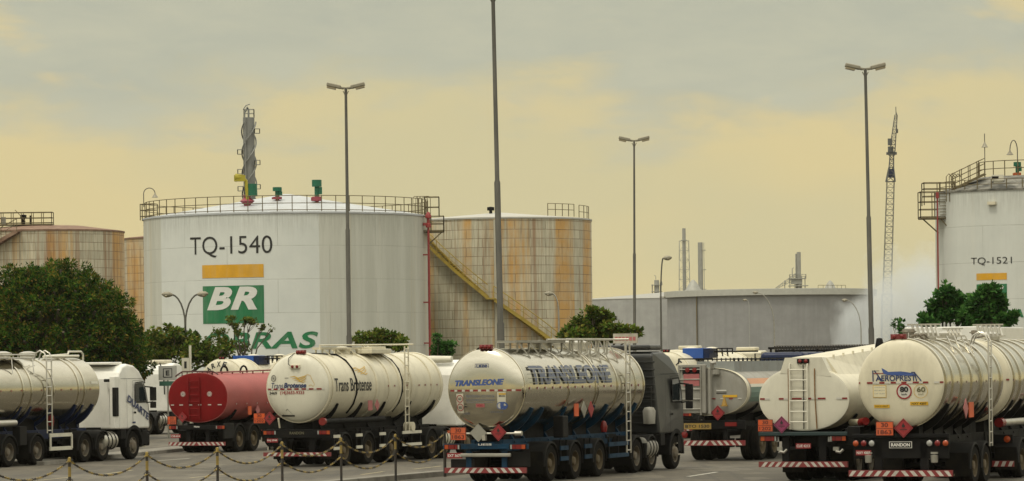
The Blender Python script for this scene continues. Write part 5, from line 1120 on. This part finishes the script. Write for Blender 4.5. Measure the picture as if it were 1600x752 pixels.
C_.cab(10.4, RED, 'low', simple=True, intake=False)
# 4 navy framed stainless tanker at left -----------------------------------
ay = 13.1; b = P(207, 718, 42.6); b.z = 0; b = b - RT * 1.15 - FW * ay
D_ = Lorry(0, 40, 'stainless steel tanker with white cab bearing slanted blue lettering, at the left edge', G_T); D_.T.location = b
D_.tank(0, 10.6, 1.14, 1.14, 2.60, STEEL, STEEL2, dish=.25)
D_.bands([.1, 1.4, 3.1, 5.0, 5.6, 7.2, 9.05, 9.5], STEEL2, .13, .035)
D_.tape_side(-.02, [.5 + i * .72 for i in range(14)], .07, .05, two=False)
m = MB(); rect(m, (10.0, 10.5, .2, .28), D_.side(), 0, .01); m.build('data_plate', WHITE, D_.shell)
D_.frame(0, 10.8, NAVY, 1.2, [1.2, 3.1, 5.0, 5.7, 7.2, 9.0, 9.5, 10.3]); D_.axles([1.9, 3.9, 5.9], rimm=RIM); D_.axles([9.4, 10.75], rimm=RIM)
D_.guard(6.7, 8.35, .55, 1.02, WHITE, posts=2, h=.13); 
for yy in (6.74, 8.31): m = MB(); m.box((1.22, yy, .78), (.04, .08, .5)); m.build('guard_end', WHITE, D_.T)
D_.pipe([(1.0, 1.5, 1.5), (1.0, 4.6, 1.5)], .12, ALU, 'hose_tube'); D_.boxpart('control_box', (1.05, 4.85, 1.05), (.3, .5, .65), PLASTIC)
m = MB(); m.lathe([(0, -.16), (.09, -.16), (.12, 0), (.1, .2), (0, .24)], 'z', (1.05, 7.1, 1.5), n=12); m.build('valve', LRED, D_.T)
D_.lightbar(-.1, 1.05, 2.4, .16, NAVY); D_.tail(-.17, 1.03, .7, 1.2); D_.bumper(-.14, .4, 2.4, .14)
D_.ladder(1.20, 6.55, 1.1, 3.72, mat=ALU, wd=.36); D_.manholes([3.4, 5.6, 7.4])
m = MB(); m.box((.25, 4.3, 4.02), (.06, 1.1, .5)); m.box((-.2, 4.3, 4.02), (.06, 1.1, .5)); m.box((.02, 4.85, 4.0), (.5, .05, .5)); m.build('manhole_box', WHITE, D_.T)
m = MB()
for (z, o_) in ((3.78, .9), (3.9, .9)): m.tube([(.35, 3.6, z), (o_, 3.6, z - .05), (o_, 6.2, z - .05), (.35, 6.2, z)], .025, 6)
for i in range(8): m.bar((.9, 3.7 + i * .34, 3.71), (.9, 3.7 + i * .34, 3.87), .03)
m.bar((.9, 4.6, 3.72), (1.0, 4.5, 3.2), .03); m.bar((.9, 6.1, 3.72), (1.0, 6.0, 3.2), .03); m.box((.6, 4.9, 3.74), (.55, 2.5, .03)); m.build('catwalk', ALU, D_.T)
D_.pipe([(.2, 8.2, 3.80), (.2, 10.0, 3.86), (.2, 10.05, 3.96), (.2, 11.0, 3.96), (.2, 11.15, 3.86), (.2, 11.15, 3.6)], .035, WHITE, 'handrail'); D_.pipe([(.3, 8.0, 3.78), (.3, 10.6, 3.80)], .05, WHITE, 'pipe')
D_.cab(11.98, CABW, 'round', tank=ALU, rimm=RIM)
m = MB(); f = lambda u, v, off: Vector((1.24 + off, 11.98 + u, v)); addtext(m, 'DUARTE', f, (.52, 2.34, 1.76, 2.02), bold=.04, off=.02, rot=R(-24)); rect(m, (.95, 1.2, 1.32, 1.38), f, 0, .02); m.build('lettering', TNAVY, D_.cb)
m = MB(); m.box((1.12, 11.78, 2.1), (.22, .34, 1.9)); m.build('cab_fairing', CABW, D_.T, bevel=.03)
m = MB(); m.box((1.20, 11.72, 2.12), (.14, .26, 1.05)); m.build('air_intake', PLASTIC, D_.T, bevel=.02)
m = MB(); m.box((.2, 12.5, 3.52), (1.3, .9, .10)); m.build('roof_hatch', CABW, D_.cb, bevel=.03)
# 5 oval cream tanker, nearly head on -----------------------------------
E_ = Lorry(1256, 57.5, 'cream oval tanker with white rear ladder and brown straps, left of the aircraft emblem tanker', G_T)
E_.tank(0, 9.6, 1.27, .87, 2.28, CREAM, WHITE, n=2.12, dish=.04)
E_.tape_rear(-.02, [(-1.24, -1.10, 0), (-1.10, -.96, 1), (-.70, -.56, 0), (-.56, -.40, 1), (-.33, -.05, 0), (-.05, .08, 1), (.10, .22, 0), (.22, .40, 1), (.40, .62, 0), (.92, 1.08, 1), (1.08, 1.22, 0)], h=.045)
m = MB(); m.prism([(-.66, 2.98), (-.52, 3.40), (.52, 3.40), (.78, 2.88)], 'y', -.03, .35); m.build('top_coaming', WHITE, E_.T)
m = MB(); vs = [(-.52, .35, 3.39), (.55, .35, 3.39), (1.02, .35, 2.72), (-1.0, .35, 2.72), (-.6, 9.5, 3.78), (.6, 9.5, 3.78), (1.22, 9.5, 2.5), (-1.22, 9.5, 2.5)]
m.add(vs, [(0, 1, 5, 4), (1, 2, 6, 5), (3, 0, 4, 7), (4, 5, 6, 7), (0, 3, 2, 1)]); 
for i in range(9): m.box((.56, 1.0 + i * 1.0, 3.42 + .05 * i), (.05, .05, .10))
m.build('raised_top', CREAM, E_.T)
E_.toplight(-.0, -.06, 3.30, 2, BLACK, .34); E_.rearladder(-.12, .50, -.13, 1.45, 3.22, WHITE, 6); 
m = MB()
for x, mt in ((-.42, 0), (.32, 0), (.0, 1)): m.tube([(x, -.06, 3.1 if mt == 0 else 3.2), (x + .01, -.09, 2.4), (x + .05 * (x > .1), -.06, 1.46)], .016 if mt == 0 else .012, 6, m=mt)
m.build('strap', [principled('brown_strap', (.19, .09, .02), .7), BLACK], E_.T)
E_.frame(0, 9.8, BLACK, 1.3, [1.2, 3.2, 5.5, 8]); E_.axles([1.9, 3.15, 4.4], rimm=RIM, side_x=.86); E_.axles([9.0, 10.3])
E_.lightbar(-.08, 1.33, 2.5, .10, principled('dark_teal_frame', (.012, .03, .032), .5), .2); E_.tail(-.13, 1.20, .72, 1.22); E_.bumper(-.14, .50, 2.5, .15, BLACK, 1.3, .52, .20, n=13); E_.plate('CUE 4213', .0, -.12, 1.0, .42, .14)
for x in (-.75, .75): m = MB(); m.box((x, -.10, 1.18), (.11, .06, .13)); m.build('fog_light', LWHT, E_.T)
E_.hazard(-1.05, -.18, 1.56, '30', '1202', .42, .33); E_.diamond(-.58, -.20, 1.58, .235, PINK)
for x in (.9, -.68): m = MB(); m.tube([(x, -.05, .85), (x + .12, -.08, .82), (x + .2, -.05, .9)], .04, 8); m.box((x, -.03, .92), (.16, .08, .1)); m.build('coupling', GALV, E_.T)
E_.pipe([(1.1, .8, 1.62), (1.5, .3, 1.62)], .09, CREAM, 'pipe'); E_.pipe([(1.5, .3, 1.62), (1.7, .1, 1.66)], .11, LRED, 'pipe_cap'); E_.boxpart('equipment_box', (1.35, .2, 1.25), (.4, .5, .45), BLACK)
E_.cab(10.4, CABW, 'low', simple=True, intake=False)
# 6 round aircraft tanker, double unit ------------------------------------
H_ = Lorry(1408, 61, 'double tanker with round cream end, blue aircraft emblem and 80 and 60 discs', G_T)
H_.tank(0, 6.6, 1.13, 1.13, 2.70, STEEL2, CREAM, dish=.20, frontend=STEEL2)
H_.bands([.22, .95, 1.9, 3.0, 4.1, 5.1, 6.3], STEEL2, .17, .04)
plane = [(-.46, .40), (-.44, .33), (-.40, .25), (-.30, .22), (.30, .20), (.42, .22), (.36, .26), (.20, .29), (.05, .31), (-.28, .30), (-.38, .36)]
H_.letters([('p', plane, TBLUE, .012), ('r', (-.68, -.36, .255, .275), TRED, .010), ('t', 'AEROPREST', (-.62, .44, .065, .215), TNAVY, dict(bold=.02)), 
            ('l', [(-.70, .34), (-.69, .06)], .03, TNAVY), ('l', [(-.66, .34), (-.44, .06)], .03, TNAVY), ('l', [(.46, .06), (.40, .28)], .03, TNAVY), ('l', [(.58, .06), (.40, .28)], .03, TNAVY), ('l', [(.32, .28), (.42, .28)], .03, TNAVY), ('r', (-.70, -.52, .325, .335), INK, .01),
            ('d', (.13, -.20), .20, TWHT), ('o', (.13, -.20), .185, .035, DRED), ('t', '80', (.02, .24, -.22, -.08), INK, dict(bold=.05, off=.012)), ('t', 'km/h', (.06, .20, -.30, -.25), INK, dict(bold=.02, off=.012)),
            ('o', (.56, -.20), .175, .012, GOLD), ('t', '60', (.46, .68, -.22, -.09), flat('olive_ink', (.12, .11, .05), .5), dict(bold=.03)), ('t', 'km/h', (.50, .63, -.30, -.25), flat('olive_ink', (.12, .11, .05), .5), {}),
            ('r', (-.70, -.34, -.36, -.04), GOLD, .004), ('r', (-.685, -.355, -.345, -.055), flat('label_cream2', (.62, .56, .38), .5), .008), ('t', 'CONSTRUCAO', (-.66, -.38, -.11, -.08), TGREY, {}), ('t', 'PESO BRUTO', (-.66, -.38, -.19, -.16), TGREY, {}), ('t', 'CAP. 30.000', (-.66, -.38, -.27, -.24), TGREY, {}),
            ('r', (-.68, -.26, -.62, -.54), YEL, .006), ('t', 'NXY-4207', (-.64, -.30, -.60, -.56), INK, {}), ('r', (.28, .74, -.56, -.47), YEL, .006), ('t', 'NXY 4207', (.32, .70, -.545, -.49), INK, dict(bold=.02))])
H_.tape_rear(.0, [(-1.10, -1.06, 0), (-.86, -.70, 0), (-.70, -.52, 1), (-.52, -.38, 0), (-.38, -.22, 1), (-.22, -.08, 0), (-.08, .06, 1), (.06, .20, 0), (.20, .36, 1), (.36, .52, 0), (.52, .62, 1), (.62, .76, 0), (.90, 1.02, 1), (1.04, 1.12, 0)], h=.045)
H_.tape_side(-.02, [.6, 1.4, 2.4, 3.5, 4.6, 5.6], .08, .06)
H_.frame(0, 7.0, BLACK, 1.3, [.9, 1.9, 3.0, 4.1, 5.1]); H_.axles([2.9, 4.15], rimm=RIMO, side_x=1.06)
H_.lightbar(-.10, 1.36, 2.55, .10, BLACK); H_.boxpart('rear_panel', (0, -.06, 1.05), (2.5, .06, .55), BLACK); H_.tail(-.13, 1.17, .72, 1.26, 'round'); H_.bumper(-.16, .40, 2.72, .16, BLACK, 1.2, .6, .2, n=12); H_.plate('NXY 4207', -.98, -.13, .93, .40, .13)
m = MB(); f = lambda u, v, off: Vector((u, -.13 - off, 1.13 + v)); rect(m, (-.30, .30, -.085, .085), f, 1, .004); rect(m, (-.285, .285, -.07, .07), f, 2, .008); addtext(m, 'RANDON', f, (-.25, .25, -.045, .045), 1, bold=.05, off=.014); m.build('name_board', [INK, PTXT, BLACK], H_.T)
H_.hazard(-.40, -.18, 1.55, '30', '1863', .46, .36); H_.diamond(.10, -.20, 1.56, .25, DRED); H_.toplight(-.06, -.02, 3.90, 2, RED, .40)
for x in (.88, -.85): m = MB(); m.lathe([(0, -.12), (.09, -.1), (.1, .08), (0, .1)], 'z', (x, -.12, .78), n=12); m.box((x, -.1, .92), (.18, .08, .05)); m.build('coupling', GALV, H_.T)
H_.boxpart('equipment_box', (-1.35, .5, 1.45), (.35, .4, .3), BLACK); m = MB(); m.lathe([(0, -.2), (.1, -.2), (.12, 0), (.08, .2), (0, .22)], 'z', (-.6, .15, 3.66), n=10); m.tube([(-.55, .1, 3.7), (-.3, .05, 3.8), (-.15, 0, 3.88)], .015, 6); m.build('rear_work_lamp', PLASTIC, H_.T)
m = MB(); rect(m, (-.1, .5, -.12, .0), lambda u, v, off: Vector((.95 + u, -.10 - off, .42 + v)), 0, .0); addtext(m, 'RANDON', lambda u, v, off: Vector((.95 + u, -.10 - off, .42 + v)), (0, .45, -.09, -.03), 1, bold=.03, off=.01); m.build('mud_flap', [RUBBER, principled('dull_letter', (.10, .09, .05), .5)], H_.T)
def slatrail(L_, y0, x0, z, n=6, wd=.62, hh=.34):
    m = MB()
    for i in range(n): x = x0 + wd * i / (n - 1); m.bar((x, y0, z), (x - .12, y0 + .10, z + hh), .055, .03)
    m.bar((x0 - .08, y0, z + .02), (x0 + wd + .08, y0, z + .02), .04); m.bar((x0 - .25, y0 + .1, z + hh), (x0 + wd, y0 + .1, z + hh), .045); m.build('folding_rail', ALU, L_.T)
def fittings(L_, ys, z):
    for y in ys:
        m = MB(); m.lathe([(0, 0), (.07, 0), (.07, .2), (.10, .22), (.08, .3), (0, .31)], c=(-.1, y, z), n=12); m.box((-.1, y, z + .24), (.26, .04, .03)); m.tube([(0, y, z + .1), (.15, y + .3, z + .16), (.2, y + .7, z + .02)], .03, 6); m.build('valve', RIM, L_.T)
slatrail(H_, 2.0, -.12, 3.88); slatrail(H_, 3.9, .35, 3.9, 4, .3, .22); fittings(H_, [.9, 1.5], 3.8); H_.manholes([2.6, 4.9])
m = MB()
for yy in (2.4, 3.2, 4.0, 4.5): m.bar((.6, yy, 3.92), (.85, yy - .1, 3.45), .035)
m.build('catwalk', ALU, H_.T)
H_.ladder(1.26, 4.35, .98, 3.75, wd=.30, mat=ALU)
m = MB(); m.box((1.22, 2.5, 1.98), (.02, .5, .40)); m.build('hazard_panel', ORG, H_.T); H_.diamond(1.22, 1.9, 2.02, .26, principled('faded_pink', (.36, .11, .11)), False, 'x')
sh1, en1 = H_.shell, H_.end
H_.tank(7.5, 6.4, 1.13, 1.13, 2.70, STEEL2, CREAM, dish=.14)
H_.bands([.45, 1.2, 2.2, 3.4, 4.6, 5.9], STEEL2, .17, .04); H_.bands([.1], CREAM, .2, .02)
H_.frame(7.2, 14.2, BLACK, 1.3, [8.2, 9.4, 10.6, 12]); H_.axles([8.5, 9.8], rimm=RIMO, side_x=1.06); H_.axles([13.1, 14.4])
H_.tape_rear(.0, [(1.02, 1.10, 0), (-1.1, -1.0, 0)]); H_.tape_side(-.02, [.3, 1.6, 2.8], .08, .06)
H_.pipe([(.95, 7.3, 1.55), (1.0, 9.6, 1.55)], .10, ALU, 'hose_tube'); H_.pipe([(.9, 7.0, 1.55), (.92, 7.3, 1.55)], .13, LRED, 'hose_tube_cap')
m = MB(); m.lathe([(.09, .03), (.09, -.02), (0, -.04)], 'y', (1.1, 7.1, 1.1), n=14); m.box((.9, 7.16, 1.1), (.7, .05, .24), 1); m.build('tail_light', [LORG, BLACK], H_.T)
m = MB(); m.box((.95, 7.2, .42), (.62, .06, .16), 0); 
for i in range(3): poly(m, [(.7 + i * .2, .35), (.8 + i * .2, .35), (.86 + i * .2, .49), (.76 + i * .2, .49)], lambda u, v, off: Vector((u, 7.17 - off, v)), 1, .004)
m.build('bumper', [TRED, TWHT], H_.T)
m = MB(); m.box((1.22, 10.2, 1.98), (.02, .4, .40)); m.build('hazard_panel', principled('faded_pink', (.36, .11, .11)), H_.T)
slatrail(H_, 9.2, -.1, 3.92); fittings(H_, [8.4], 3.8); H_.manholes([9.9])
H_.cab(15.2, CABW, 'round', simple=True, intake=False)
# 7 dull grey tanker with orange stripe ------------------------------------
I_ = Lorry(1111, 47, 'dull grey oval tanker with orange and green side stripe, half hidden by the grey cab', G_T)
I_.tank(0, 7.6, 1.27, .78, 2.32, GREYT, GREYT, n=2.2, dish=.05); I_.bands([.1], CREAM, .3, .012)
stripe = MB(); rect(stripe, (.4, 7.5, .22, .42), I_.side(), 0, .01, .2); rect(stripe, (.4, 7.5, -.32, .12), I_.side(), 1, .01, .2); rect(stripe, (.4, 7.5, .12, .22), I_.side(), 2, .01, .2)
stripe.build('side_stripe', [principled('salmon_paint', (.50, .24, .12), .5), principled('sea_green_paint', (.13, .20, .165), .5), WHITE], I_.shell)
m = MB(); m.box((-.62, -.10, 2.42), (.98, .14, 1.62)); m.build('rear_cabinet', GREYT, I_.T, bevel=.02); m = MB(); m.box((-.62, -.18, 3.02), (.62, .03, .24), 0); 
for x in (-.75, -.5): m.lathe([(.08, .02), (.08, -.03), (0, -.04)], 'y', (x, -.2, 3.05), n=12, m=1)
m.build('cabinet_light', [BLACK, LRED], I_.T)
m = MB()
for x in (-1.05, -.30): m.tube([(x, -.20, 1.55), (x, -.2, 3.2)], .025, 6)
for i in range(5): m.tube([(-1.05, -.2, 1.75 + i * .33), (-.3, -.2, 1.75 + i * .33)], .02, 6)
m.tube([(.02, -.22, 1.6), (.02, -.22, 3.1)], .05, 8); m.build('ladder', GREYT, I_.T)
m = MB(); m.box((-.62, -.19, 2.72), (.55, .012, .40)); m.build('warning_board', principled('faded_pink', (.36, .11, .11)), I_.T)
m = MB(); m.box((.1, 3.9, 3.13), (1.3, 7.4, .40)); m.build('top_coaming', principled('blue_grey_paint', (.24, .255, .25), .5, dirt=GRIME, damt=.4), I_.T)
m = MB(); 
for x in (-.5, .72):
    m.tube([(x, .2, 3.40), (x, 7.5, 3.40)], .025, 6)
    for i in range(15): m.bar((x, .25 + i * .5, 3.3), (x, .25 + i * .5, 3.44), .035)
m.tube([(-1.1, -.1, 3.25), (-1.1, -.1, 3.42), (.1, -.1, 3.42), (.1, -.1, 3.3)], .025, 6); m.build('top_rack', BLACK, I_.T)
m = MB(); m.tube([(.1, -.15, 3.1), (.1, -.2, 3.28), (.22, -.15, 3.3)], .08, 8); m.lathe([(0, 0), (.13, 0), (.13, .15), (0, .16)], c=(.22, -.15, 2.9), n=12); m.build('vapour_valve', GREYT, I_.T)
I_.tape_rear(-.25, [(-1.16 + i * .3, -1.16 + i * .3 + .13, i % 2) for i in range(8)], h=.04)
m = MB(); rect(m, (.42, .92, -.19, -.11), I_.rear(), 0, .01, .1); rect(m, (.2, .55, .02, .06), I_.rear(), 1, .01, .1); rect(m, (.2, .55, -.06, -.03), I_.rear(), 2, .01, .1); m.build('sticker', [YEL, PTXT, INK], I_.end)
I_.frame(0, 8, BLACK, 1.3, [1.5, 3.5, 5.5]); I_.axles([1.9], side_x=1.04, rimm=RIMO, rr=.58, gmode=None, flaps=False); I_.axles([3.3], side_x=1.04, rimm=RIMO, rr=.55, gmode=None, flaps=False)
I_.lightbar(-.05, 1.22, 2.4, .30, BLACK); m = MB(); m.box((.72, -.14, 1.24), (.40, .06, .13), 0); m.build('tail_light', LRED, I_.T); m = MB(); m.lathe([(.11, .02), (.11, -.03), (0, -.05)], 'y', (-.90, -.12, .90), n=16); m.build('tail_light', LRED, I_.T)
I_.plate('BTO 1530', -.42, -.22, 1.18, .95, .20, principled('dull_plate_yellow', (.30, .19, .03), .5, dirt=GRIME, damt=.7), INK); I_.diamond(.28, -.18, 1.62, .25, DRED); m = MB(); m.lathe([(.10, 0), (.02, .30), (0, .30)], c=(.52, -.2, 1.86), n=12); m.box((.52, -.2, 1.85), (.2, .2, .03)); m.build('signal_cone', principled('dull_cone', (.30, .17, .02), .6, dirt=GRIME, damt=.6), I_.T)
I_.bumper(-.14, .62, 2.4, .17, BLACK, 1.2, .5, .14); I_.cab(8.0, CABW, 'low', simple=True, intake=False)
# background vehicles ------------------------------------------------------
def simple_tanker(px, s, label, L=9.5, ztop=3.72, arc=None, bluebox=None, endm=CREAM, hide=False, a=1.13):
    K_ = Lorry(px, s, label, 'tankers in the rows behind'); K_.tank(0, L, a, a, ztop - a, CREAM, endm, dish=.25); K_.bands([.1, 2.2, 4.6, 7, L - .2], CREAM, .14, .04)
    K_.frame(0, L + .3, BLACK, 1.1, [1, 4, 8]); K_.axles([1.3, 2.6, 3.9]); K_.axles([8.6, 9.9]); K_.lightbar(-.1, 1.05, 2.4, .2); K_.tail(-.17, 1.05, .7, 1.2); K_.bumper(-.14, .42, 2.4); K_.manholes([3.5, 6.5], CREAM)
    if arc:
        st, a0, da = arc; m = MB()
        for i, ch in enumerate(st):
            an = R(a0 - da * i); rr = a * .80; cx_, cy_ = rr * math.cos(an), rr * math.sin(an)
            if ch != ' ': addtext(m, ch, K_.rear(), (cx_ - .10, cx_ + .10, cy_ - .13, cy_ + .13), 0, bold=.04, rot=an - math.pi / 2)
        m.build('lettering', INK, K_.end)
    if bluebox:
        y0, w_, x_ = bluebox; m = MB(); m.box((x_, y0, ztop - .06), (w_, 1.3, .46)); m.build('top_box', BBOX, K_.T, bevel=.02); m = MB(); m.box((x_ + w_ / 2 + .14, y0, ztop - .06), (.26, 1.25, .42)); m.build('end_frame', NAVY, K_.T, bevel=.01)
        m = MB()
        for k in range(3): m.tube([(x_ + w_ / 2 + .45 + k * .24, y0, ztop - .2), (x_ + w_ / 2 + .42 + k * .24, y0, ztop + .14), (x_ + w_ / 2 + .5 + k * .24, y0 + .5, ztop + .14), (x_ + w_ / 2 + .5 + k * .24, y0 + .5, ztop - .1)], .03, 6)
        m.bar((x_ + w_ / 2 + .3, y0, ztop), (x_ + w_ / 2 + 2.0, y0 + 1, ztop), .06); m.build('top_rack', BLACK, K_.T)
    K_.toplight(0, 0, ztop + .06, 2, BLACK, .3); K_.cab(L + 1.2, CABW, 'low', simple=True, intake=False); return K_
simple_tanker(347, 33, 'cream tanker with arched black letters peeking over the red tanker', ztop=3.72, arc=('TARXE', 152, 19), bluebox=(3.0, 1.1, .0))
simple_tanker(447, 33.6, 'cream tanker end glimpsed between the red tanker and the cream horse tanker', ztop=3.62)
simple_tanker(1041, 36, 'white tanker with black arched letters and blue top box behind the grey lorry cab', ztop=3.76, arc=('  TE', 95, 24), bluebox=(2.2, .95, .72), endm=CREAM)
def tractor(px, s, label, style='flat', mat=CREAM, hs=1.0, tx=None, ac=True, head=TH, rear=True):
    K_ = Lorry(px, s, label, 'lorry cabs parked in the rows behind', 'parked_lorry', 'lorry', head=head); K_.cab(2.9, mat, style, hs=hs, intake=False, acbox=ac); K_.axles([.6, 1.9]); K_.frame(-.3, 3.0, BLACK, 1.1); return K_
J_ = tractor(191, 31.2, 'white lorry cab with small blue lettering parked behind the left steel tanker', 'round', CABW, hs=1.04, ac=False)
m = MB(); f = lambda u, v, off: Vector((1.24 + off, 2.9 + u, v)); addtext(m, 'CITYCAMP', f, (.55, 2.2, 1.74, 1.90), bold=.03, off=.02, shear=.2); ring2(m, (2.05, 1.42), .16, .07, f, 0, .02); m.build('lettering', TNAVY, J_.cb)
m = MB(); m.box((0, 3.9, 3.66), (1.3, .9, .2)); m.build('roof_unit', CREAM, J_.T, bevel=.07); J_.pipe([(.6, 3.0, 3.6), (.9, 2.8, 3.1), (.95, 2.8, 2.0)], .03, BLACK, 'cable')
tractor(1046, 29, 'cream lorry cab with roof unit behind the white tanker with arched letters', 'flat', CREAM, hs=1.20)
K2 = tractor(1138, 28.5, 'cream lorry cab with ribbed back, in the row behind the dull grey tanker', 'flat', CREAM, hs=1.16)
m = MB()
for z in (3.2, 3.5): m.box((0, 2.88, z), (2.1, .03, .03))
m.build('rear_panel_rib', CREAM, K2.cb); m = MB(); m.tube([(.75, 2.6, 2.4), (.75, 2.6, 3.75), (1.3, 2.6, 3.7), (1.35, 2.6, 2.4)], .04, 6); m.build('grab_rail', BLACK, K2.T)
# blue lorry under the shed with white swooshes
s = 29; N_ = Lorry(1222, s, 'dark blue lorry with white curved stripes at the left end of the open shed', 'vehicles under the shed', 'blue_lorry', 'lorry')
m = MB(); m.box((0, 3.5, 2.40), (2.5, 7, 2.8)); N_.body = m.build('cargo_box', NAVY, N_.T, bevel=.25, segs=4)
m = MB(); f = lambda u, v, off: Vector((u, -.01 - off, 2.4 + v))
for k in range(4): ribbon(m, [(-.95 + k * .30, .95), (-.45 + k * .32, .75 - k * .02), (.0 + k * .26, .35), (.25 + k * .22, -.2), (.35 + k * .2, -.8)][:5], [.03, .09, .11, .08, .04], f, 0, .01)
m.build('swoosh_stripe', PTXT, N_.body); N_.axles([1.2, 2.5]); N_.frame(0, 8, BLACK, 1.0); N_.cab(7.3, NAVY, 'low', simple=True, intake=False)
N2 = Lorry(1296, s, 'dark blue coach like vehicle filling the middle of the open shed', 'vehicles under the shed', 'blue_coach', 'coach')
m = MB(); m.box((0, 4.5, 2.36), (2.5, 9, 2.8)); bd = m.build('coach_body', NAVY, N2.T, bevel=.12, segs=3); m = MB(); m.box((0, -.01, 2.95), (2.1, .04, .7)); m.build('rear_window', BGLASS, bd)
m = MB(); ribbon(m, [(-1.0, .4), (-1.0, .85), (-.2, .92), (.9, .95), (.98, .4)], .05, f, 0, .03); m.build('window_trim', GALV, bd)
m = MB()
for i in range(6): m.box((1.255, 1 + i * 1.35, 2.9), (.02, 1.1, .65))
m.build('side_window', BGLASS, bd); N2.axles([2.2], side_x=1.0, flaps=False); N2.axles([7.4], side_x=1.0, flaps=False, single=True)
# white box lorry behind the double tanker
W_ = Lorry(1470, 46, 'plain white box lorry standing behind the aircraft tanker, only its roof edge showing', 'lorries behind', 'box_lorry', 'lorry')
m = MB(); m.box((0, 3.6, 2.78), (2.5, 7.2, 3.26)); bd = m.build('cargo_box', CABW, W_.T, bevel=.03)
m = MB()
for x in (-.4, .4): m.box((x, -.03, 2.8), (.03, .03, 3.0))
m.build('door_bar', ALU, bd); W_.axles([1.6, 2.9]); W_.frame(0, 7.4, BLACK, 1.1); W_.bumper(-.1, .5, 2.4); W_.cab(8.0, CABW, 'low', simple=True, intake=False)
# ------------------------------------------------------------------ air and steam
m = MB(); m.box((0, 550, 79), (800, 1160, 160)); hz = m.build('haze', [])
def vol(name, col, dens, ani=0.2):
    mt = bpy.data.materials.new(name); mt.use_nodes = True; nt = mt.node_tree; nt.nodes.clear(); v = N(nt, 'ShaderNodeVolumePrincipled'); v.inputs['Color'].default_value = (*col, 1); v.inputs['Density'].default_value = dens; v.inputs['Anisotropy'].default_value = ani
    LK(nt, v.outputs[0], N(nt, 'ShaderNodeOutputMaterial').inputs['Volume']); return mt, nt, v
mt, _, _ = vol('haze_air', (.93, .90, .80), .00005); hz.data.materials.append(mt); tag(hz, kind='stuff')
s0 = F / 420
mt, nt, v = vol('steam', (.80, .83, .85), 0)
t = N(nt, 'ShaderNodeTexCoord'); ge = t.outputs['Generated']; ob = t.outputs['Object']
mpn = mapping(nt, ob, (s0 / 128, 1 / 11, s0 / 140))
lg = N(nt, 'ShaderNodeVectorMath'); lg.operation = 'LENGTH'; LK(nt, mpn, lg.inputs[0])
fall = mathn(nt, 'MULTIPLY', mathn(nt, 'SUBTRACT', 1.0, lg.outputs['Value']), .5); nn = noise(nt, ob, .13, 6, .6, .5)
d = mathn(nt, 'ADD', mathn(nt, 'MULTIPLY', fall, 2.2), mathn(nt, 'MULTIPLY', mathn(nt, 'SUBTRACT', nn, .5), 3.6))
d = mathn(nt, 'MULTIPLY', mathn(nt, 'SUBTRACT', d, .06), .34); d = mathn(nt, 'MAXIMUM', d, 0); d = mathn(nt, 'MINIMUM', d, .16); LK(nt, d, v.inputs['Density'])
Ys = 420; s = F / Ys
def blob(px, py, rx, rz, label, ry=9):
    c = P(px, py, s); m = MB(); pr = [(math.sin(math.pi * i / 16), -math.cos(math.pi * i / 16)) for i in range(17)]; m.lathe([(max(1e-3, a), h) for a, h in pr], n=28); m.v = [(x * rx / s, y * ry, z * rz / s) for x, y, z in m.v]
    o = m.build('steam_cloud', mt, loc=c); tag(o, label, 'steam', None, 'stuff')
blob(1424, 512, 128, 140, 'billowing white steam rising between the squat grey tank and the slim white tank', 11)
